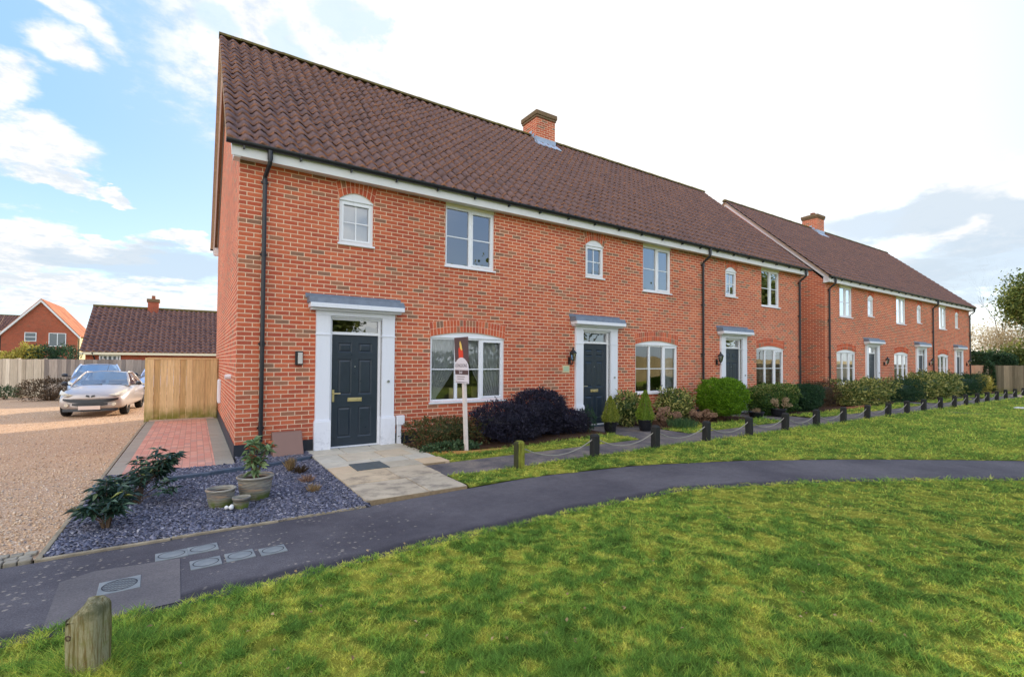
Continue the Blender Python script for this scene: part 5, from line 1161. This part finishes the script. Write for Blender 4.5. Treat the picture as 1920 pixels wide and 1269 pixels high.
branchy('bare_bush', (50, 1.2, 0), 6.8, 'pale bleached bush just left of the dark tree by the fence', 10, m='twig_pale', levels=5, leafm='leaf_blossom', nleaf=8000, leafL=.10, trunk=.25, size_top=.45, spread=.8, r0_=.07, cat='bush')
plant('ivy', (40.35, -.5, 0), (.25, .5, 1.75), 'box', 1500, .09, .07, 'leaf_dark', 'dark ivy climbing the fence post at the step in the end fence', 'climbing plant', seed=41, core=False)
plant('ivy_hedge', (43.5, .25, 0), (1.4, 2.6, 2.35), 'box', 12000, .12, .07, 'leaf_dark', 'dark evergreen hedge rising above the end fence', 'hedge', seed=31, lump=.2)
plant('garden_bush', (-6.35, 23.2, 0), (1.7, 1.6, 2.15), 'box', 6000, .12, .05, 'leaf_dark', 'dark green bush above the fence left of the low tiled building', 'bush', seed=32, lump=.25)
plant('garden_bush', (-7.3, 23.0, 0), (1.5, 1.4, 2.2), 'ell', 4500, .12, .05, 'leaf_yellow', 'yellowish bush above the fence in front of the gabled house', 'bush', seed=33, lump=.3, core=False, stems=20)
plant('garden_bush', (-8.9, 23.4, 0), (1.8, 1.4, 1.85), 'box', 4000, .12, .05, 'leaf_yellow', 'low golden bush above the fence at the left edge', 'bush', seed=34, lump=.2)
branchy('bare_sapling', (-7.9, 22.6, 0), 4.6, 'thin bare sapling in front of the gabled house', 12, m='twig_pale', levels=2, trunk=.45, spread=.35, r0_=.05)
plant('fence_shrub', (-5.3, 16.9, 0), (1.5, .9, .75), 'box', 2500, .09, .03, 'leaf_brownhedge', 'brown and grey shrub at the foot of the fence left of the cars', 'shrub', seed=35, lump=.3, core=False, stems=30)
plant('fence_shrub', (-6.9, 18.4, 0), (.9, .5, .45), 'dome', 900, .09, .03, 'leaf_ivy', 'small green plant at the foot of the fence at far left', 'shrub', seed=36, core=False)
for k, (x, y, h) in enumerate(((18, -23, 9), (30, -24, 11), (44, -23, 9), (58, -24, 12), (6, -24, 8))):
    branchy('background_tree', (x, y, 0), h, '%s tree of the row across the green, seen only as a window reflection' % ORD[k], 40+k, leafm='leaf_tree', nleaf=16000, leafL=.4, levels=3, trunk=.35, size_top=.7, group='trees across the green')

# ================================================================== DISTANT HOUSES
def gable_house(name, x0, x1, y0, y1, E, RZ, label, roofm, axis='y', wins=(), wallm='brick_far', sidem=None, chim=None, barge='barge_white', ov=.25):
    """axis: ridge direction"""
    r = empty(name, (x0, y0, 0), label=label, cat='house'); W, D = x1-x0, y1-y0; w = MB()
    if axis == 'y':
        w.face([(0, 0, 0), (W, 0, 0), (W, 0, E), (W/2, 0, RZ-.1), (0, 0, E)]); w.face([(W, D, 0), (0, D, 0), (0, D, E), (W/2, D, RZ-.1), (W, D, E)]); w.face([(0, D, 0), (0, 0, 0), (0, 0, E), (0, D, E)]); w.face([(W, 0, 0), (W, D, 0), (W, D, E), (W, 0, E)]); w.build('wall', wallm, r, uv=True)
        w = MB(); w.box(W+.002, .02, 0, W+.03, D-.02, E-.02); w.build('side_wall', sidem or wallm, r, uv=True)
        s = (RZ-E)/(W/2); rf = MB(); rf.prism([(-ov, -ov, E-s*ov), (W/2, -ov, RZ), (W+ov, -ov, E-s*ov), (W+ov, -ov, E-s*ov+.12), (W/2, -ov, RZ+.12), (-ov, -ov, E-s*ov+.12)][::-1], (0, D+2*ov, 0)); rf.build('roof', roofm, r, uv=True)
        b_ = MB(); b_.prism([(-ov, 0, E-s*ov-.3), (W/2, 0, RZ-.3), (W+ov, 0, E-s*ov-.3), (W+ov, 0, E-s*ov), (W/2, 0, RZ), (-ov, 0, E-s*ov)], (0, -.06-ov, 0)); o = b_.build('bargeboard', barge, r)
        p = MB(); p.tube([(W+.1, .15, E-.2), (W+.1, .15, 0)], .06, 8); p.build('downpipe', 'black_plastic', r)
    else:
        w.face([(0, 0, 0), (W, 0, 0), (W, 0, E), (0, 0, E)]); w.face([(0, D, 0), (0, 0, 0), (0, 0, E), (0, D/2, RZ-.1), (0, D, E)]); w.face([(W, 0, 0), (W, D, 0), (W, D, E), (W, D/2, RZ-.1), (W, 0, E)]); w.face([(W, D, 0), (0, D, 0), (0, D, E), (W, D, E)]); w.build('wall', wallm, r, uv=True)
        rf = roof_slope('roof', r, -ov, W+ov, -ov, E, D/2, RZ, .3, .36, 6, roofm, amp=.06, lift=.06, seed=5); q = MB(); q.face([(-ov, D+ov, E), (-ov, D/2, RZ), (W+ov, D/2, RZ), (W+ov, D+ov, E)]); q.build('rear_roof', roofm, r, uv=True)
        q = MB(); q.tube([(-ov, D/2, RZ+.03), (W+ov, D/2, RZ+.03)], .11, 8); q.build('ridge_tiles', 'ridge_moss', rf)
        b_ = MB(); b_.box(-ov, -ov-.03, E-.17, W+ov, -ov, E-.02); b_.box(-.1, -ov, E-.17, W+.1, -.001, E-.14); b_.build('fascia', 'cream_paint', r)
        p = MB(); p.tube([(.35, -ov-.05, E-.05), (.45, -.08, E-.4), (.45, -.08, 0)], .04, 8); p.build('downpipe', 'black_plastic', r)
    for (wx_, wz_, ww, wh, kind) in wins:
        f_ = MB(); t = .07
        f_.box(wx_, -.05, wz_, wx_+ww, -.001, wz_+t); f_.box(wx_, -.05, wz_+wh-t, wx_+ww, -.001, wz_+wh); f_.box(wx_, -.05, wz_+t, wx_+t, -.001, wz_+wh-t); f_.box(wx_+ww-t, -.05, wz_+t, wx_+ww, -.001, wz_+wh-t)
        if kind == 2: f_.box(wx_+ww/2-t/2, -.05, wz_+t, wx_+ww/2+t/2, -.001, wz_+wh-t)
        if kind == 1: f_.box(wx_+t, -.04, wz_+wh/2-.03, wx_+ww-t, -.001, wz_+wh/2+.03)
        o = f_.build('window', 'upvc', r); g_ = MB(); g_.box(wx_+t, -.02, wz_+t, wx_+ww-t, -.0015, wz_+wh-t); g_.build('pane', 'house_glass', o)
        if kind == 5:
            g_ = MB(); n_ = 4; 
            for k in range(n_): a = wx_+t+(ww-2*t)*(k+.3)/n_; g_.box(a, -.03, wz_+t, a+(ww-2*t)/n_*.42, -.0205, wz_+wh-t)
            g_.build('blind', 'blind_white', o)
    if chim:
        cx, cy, cz, cw = chim; c = MB(); c.box(cx, cy, cz-1.6, cx+cw, cy+cw, cz); o = c.build('chimney', wallm, r, uv=True); c = MB(); c.box(cx-.06, cy-.06, cz, cx+cw+.06, cy+cw+.06, cz+.22); c.build('chimney_cap', 'mossy_brick', o, uv=True)
        c = MB(); c.lathe([(.12, 0), (.1, .25), (.13, .27), (.0, .3)], (cx+cw/2, cy+cw/2, cz+.2), 10); c.build('chimney_pot', 'terracotta', o)
    return r
simple('house_glass', C(96, 104, 108), .08, .1, 3, 0, .6)
gable_house('bungalow', -6.15, 8, 30, 38.4, 2.08, 5.25, 'low brick building with a dark tiled roof and a striped window behind the fence', 'roof_tile', 'x', wins=[(.65, .95, 1.05, .95, 5)], chim=(2.75, 3.85, 5.75, .62), wallm='brick_far')
gable_house('gabled_house', -19.75, -12.9, 72, 84, 4.75, 8.9, 'distant brick house with a white-edged gable and orange roof', 'roof_tile_sunny', 'y', wins=[(2.0, 3.75, 1.05, 1.1, 1), (4.15, 3.2, 1.6, 1.65, 2)], sidem='yellow_render')
gable_house('dark_roofed_house', -34, -20.8, 80, 90, 5.3, 7.5, 'dark roofed building at the far left edge behind the gabled house', 'roof_tile', 'x', wallm='black_cladding') if False else None
simple('black_cladding', C(48, 46, 50), .8, .1, 3)
gable_house('dark_roofed_house', -34, -20.8, 80, 90, 5.3, 7.6, 'dark roofed building at the far left edge behind the gabled house', 'roof_tile', 'x', wallm='black_cladding')
#@@PART4

# ================================================================== CARS
def car(loc, rz, paint, label, H=1.38, hatch=False, L=4.05, W=.86, plate=True):
    """nose at -y; origin on the ground under the middle"""
    r = empty('parked_car', loc, rz, label=label, cat='car', group='cars parked on the gravel yard'); h0 = L/2
    # lower body: stations front -> rear: y, half width, z bottom, z shoulder, z top(centre)
    k = H/1.38
    S = [(-h0, .56, .34, .48, .58), (-h0+.04, .72, .25, .52, .67), (-h0+.14, .80, .22, .58, .755), (-h0+.42, .845, .20, .66, .84), (-h0+.80, .86, .20, .72, .90*k), (-h0+1.15, .865, .22, .74, .95*k), (-h0+1.6, .87, .22, .78, .99*k), (0, .87, .22, .80, .99*k), (h0-1.3, .87, .22, .80, .98*k), (h0-.8, .86, .22, .80, .97*k), (h0-.35, .83, .24, .78, .95*k), (h0-.1, .76, .28, .72, .88*k), (h0, .6, .34, .62, .74)]
    V = []; 
    def ring(y, w, zb, zs, zt):
        return [(0, y, zb), (w*.6, y, zb), (w*.93, y, zb+.03), (w, y, zb+.16), (w*1.0, y, zs-.06), (w*.975, y, zs+.02), (w*.90, y, zs+(zt-zs)*.45), (w*.72, y, zs+(zt-zs)*.82), (w*.4, y, zt-.008), (0, y, zt)]
    rows = []
    for (y, w, zb, zs, zt) in S:
        w = w*W/.87; h = ring(y, w, zb, zs, zt); full = h+[(-p[0], p[1], p[2]) for p in h[-2:0:-1]]
        # bow the nose in plan
        rows.append([(p[0], p[1]+(.20*(abs(p[0])/W)**2 if y < -h0+.5 else (-.1*(abs(p[0])/W)**2 if y > h0-.5 else 0)), p[2]) for p in full])
    n = len(rows[0]); V = [p for row in rows for p in row]; F = []
    for a in range(len(rows)-1):
        for q in range(n): F.append([a*n+q, (a+1)*n+q, (a+1)*n+(q+1) % n, a*n+(q+1) % n])
    F.append(list(range(n))); F.append([len(V)-n+q for q in range(n)][::-1]); me = bpy.data.meshes.new('body'); me.from_pydata(V, [], F); me.update()
    for p in me.polygons: p.use_smooth = True
    bo = link('body', me, paint, r); md = bo.modifiers.new('sub', 'SUBSURF'); md.levels = 2; md.render_levels = 2
    # cabin
    zt = H; zb = .95*k; yA, yB, yC, yD = -h0+1.15, -h0+1.95, h0-1.25 if not hatch else h0-.75, h0-.62 if not hatch else h0-.12; wb, wt = W*.86, W*.64
    c = MB(); ws = [(-wb, yA+.14, zb-.03), (0, yA, zb-.02), (wb, yA+.14, zb-.03), (wt, yB+.05, zt-.05), (0, yB, zt-.015), (-wt, yB+.05, zt-.05)]
    g = MB(); g.face([ws[0], ws[1], ws[4], ws[5]]); g.face([ws[1], ws[2], ws[3], ws[4]]); g.build('windscreen', 'car_glass', r, smooth=True)
    bk = [(-wb, yD, zb), (wb, yD, zb), (wt, yC, zt-.05), (-wt, yC, zt-.05)]; g = MB(); g.face([bk[1], bk[0], bk[3], bk[2]]); g.build('rear_window', 'car_glass', r)
    for s in (1, -1):
        g = MB(); g.face([(s*wb, yA+.2, zb-.02), (s*wb, yD-.04, zb-.02), (s*wt, yC, zt-.06), (s*wt, yB+.08, zt-.06)], flip=(s < 0)); g.build('side_window', 'car_glass', r)
    rf = MB(); nx = 6
    for i in range(nx):
        for j in range(4):
            def rp(i, j):
                u = i/nx*2-1; v = j/4; y = yB+.05*abs(u)+(yC-yB-.05*abs(u))*v; return (u*wt*1.01, y, zt-.05+(.05*(1-u*u)*1)+.02*math.sin(math.pi*v)-.012)
            rf.face([rp(i, j), rp(i+1, j), rp(i+1, j+1), rp(i, j+1)])
    rf.build('roof', paint, r, smooth=True)
    pm = MB()
    for s in (1, -1):
        pm.tube([(s*wb, yA+.15, zb-.05), (s*(wb+wt)/2*1.01, (yA+yB)/2+.1, (zb+zt)/2-.01), (s*wt, yB+.06, zt-.045)], .03, 6); pm.tube([(s*wt, yB+.06, zt-.045), (s*wt*1.02, (yB+yC)/2, zt-.035), (s*wt, yC, zt-.05)], .03, 6); pm.tube([(s*wt, yC, zt-.05), (s*wb, yD, zb-.02)], .04, 6)
        pm.tube([(s*(wb+.0), (yA+yD)/2+.15, zb-.02), (s*wt, (yB+yC)/2+.15, zt-.05)], .02, 5)
    pm.build('pillars', paint, r, smooth=True)
    it = MB(); it.box(-.62, yB-.1, .5, -.1, yB+.5, .95*k+.12); it.box(.1, yB-.1, .5, .62, yB+.5, .95*k+.12); it.box(-.66, yA+.25, .6, .66, yA+.45, .95*k-.06); it.build('seats', 'interior_paint', r)
    ny = lambda x: -h0+.20*(abs(x)/W)**2
    def strip(pts, name, m_, off=.012, par=r, smooth=True):
        """pts: (x, ztop, zbot, yoff) ribbon following the nose"""
        s_ = MB()
        for p, q in zip(pts[:-1], pts[1:]): s_.face([(p[0], ny(p[0])+p[3]-off, p[2]), (q[0], ny(q[0])+q[3]-off, q[2]), (q[0], ny(q[0])+q[3]-off+.02, q[1]), (p[0], ny(p[0])+p[3]-off+.02, p[1])])
        return s_.build(name, m_, par, smooth=False)
    xs_ = [-.66+1.32*i/16 for i in range(17)]
    g_ = strip([(x, .545+.04*(x/.66)**2, .44+.09*(abs(x)/.66)**3, .018+.04*(abs(x)/.66)**4) for x in xs_], 'grille', 'black_plastic', .05)
    xs2 = [-.42+.84*i/10 for i in range(11)]; strip([(x, .437, .34+.04*(x/.42)**2, .02) for x in xs2], 'lower_grille', 'black_metal', .06)
    strip([(x, .27, .19, .02) for x in xs_], 'front_lip', 'black_plastic', .02)
    for s in (1, -1):
        hb = MB(); hl = MB(); a = [(s*.40, -h0+.17, .575), (s*.56, -h0+.20, .62), (s*.74, -h0+.46, .70), (s*.80, -h0+.62, .725), (s*.81, -h0+.52, .66), (s*.76, -h0+.30, .60), (s*.60, -h0+.13, .555)]
        a = [(p[0]*W/.86, p[1]-.04, p[2]+.105) for p in a]; cx_ = sum(p[0] for p in a)/7; cy_ = sum(p[1] for p in a)/7; cz_ = sum(p[2] for p in a)/7; hl.face(a if s > 0 else a[::-1]); o2 = [(cx_+(p[0]-cx_)*.55, cy_+(p[1]-cy_)*.55-.008, cz_+(p[2]-cz_)*.55+.004) for p in a]; hb.face(o2 if s > 0 else o2[::-1]); hb.build('lamp_bowl', 'chrome', r); hl.build('headlight', 'headlamp', r)
        fg = MB(); fg.tube([(s*.56, ny(.56)-.035, .39), (s*.56, ny(.56)+.06, .39)], .05, 14); fg.build('fog_light', 'headlamp', r)
        mi_ = MB(); mi_.lathe([(0, -.07), (.07, -.05), (.095, 0), (.07, .05), (0, .07)], (s*(W+.10), yA+.38, zb+.03), 10); mi_.box(s*(W-.08), yA+.36, zb-.03, s*(W+.06), yA+.41, zb+.0); mi_.build('wing_mirror', 'black_plastic', r, smooth=False)
        for yw, nm in ((-h0+.80, 'f'), (h0-.72, 'r')):
            t_ = MB(); xw = s*(W-.15)
            i0 = len(t_.v); prof = [(.19, -.09), (.28, -.10), (.305, -.07), (.31, 0), (.305, .07), (.28, .10), (.19, .09)]; N_ = 28
            for rr_, xx in prof:
                for q in range(N_): an = 2*math.pi*q/N_; t_.v.append((xw+xx*s, yw+rr_*math.cos(an), .31+rr_*math.sin(an)))
            for a_ in range(len(prof)-1):
                for q in range(N_): t_.f.append([a_*N_+q, (a_+1)*N_+q, (a_+1)*N_+(q+1) % N_, a_*N_+(q+1) % N_]); t_.uv.append(None); t_.rnd.append(0); t_.mi.append(0)
            wh = t_.build('wheel', 'tyre', r, smooth=True)
            rm = MB(); rm.tube([(xw+s*.05, yw, .31), (xw+s*.085, yw, .31)], .05, 10)
            for q in range(5):
                an = 2*math.pi*q/5; rm.hexa([(xw+s*.05, yw+math.cos(an+d_)*rr_, .31+math.sin(an+d_)*rr_) for d_, rr_ in ((-.3, .04), (.3, .04), (.16, .19), (-.16, .19))]+[(xw+s*.082, yw+math.cos(an+d_)*rr_, .31+math.sin(an+d_)*rr_) for d_, rr_ in ((-.3, .04), (.3, .04), (.16, .19), (-.16, .19))])
            rm.build('rim', 'chrome', wh)
            continue
            ar = MB(); ar.tube([(s*(W-.004), yw+math.cos(math.pi*q/10)*.345, .31+math.sin(math.pi*q/10)*.345) for q in range(-1, 12)], .02, 5); ar.build('wheel_arch', 'black_plastic', r)
    if plate: p = MB(); p.box(-.26, -h0-.055, .25, .26, -h0-.04, .36); p.build('number_plate', 'plate_white', r)
    em = MB()   # small winged badge on the nose
    for s in (1, -1): em.prism([(s*.02, -h0+.06, .62), (s*.11, -h0+.075, .65), (s*.095, -h0+.09, .685), (s*.03, -h0+.085, .67)], (0, -.06, 0))
    em.build('badge', 'black_metal', r)
    wi = MB(); wi.tube([(-.45, yA+.10, zb-.015), (.05, yA+.06, zb+.02)], .008, 5); wi.tube([(.0, yA+.04, zb-.015), (.55, yA+.13, zb+.02)], .008, 5); wi.build('wiper', 'black_plastic', r)
    an = MB(); an.tube([(0, yB+.15, zt), (0, yB+.45, zt+.22)], .006, 5); an.build('aerial', 'black_plastic', r)
    return r
car((-2.86, 10.6, -.01), R(-4), 'car_silver', 'silver coupe parked nose forward on the gravel beside the gate').scale = (.92, .92, .92)
car((-3.75, 16.1, -.01), R(6), 'car_blue', 'pale blue hatchback half hidden behind the silver car', H=1.45, hatch=True)
car((-1.62, 16.6, -.01), R(-2), 'car_paleblue', 'pale blue car mostly hidden behind the wooden gate', H=1.45, hatch=True)
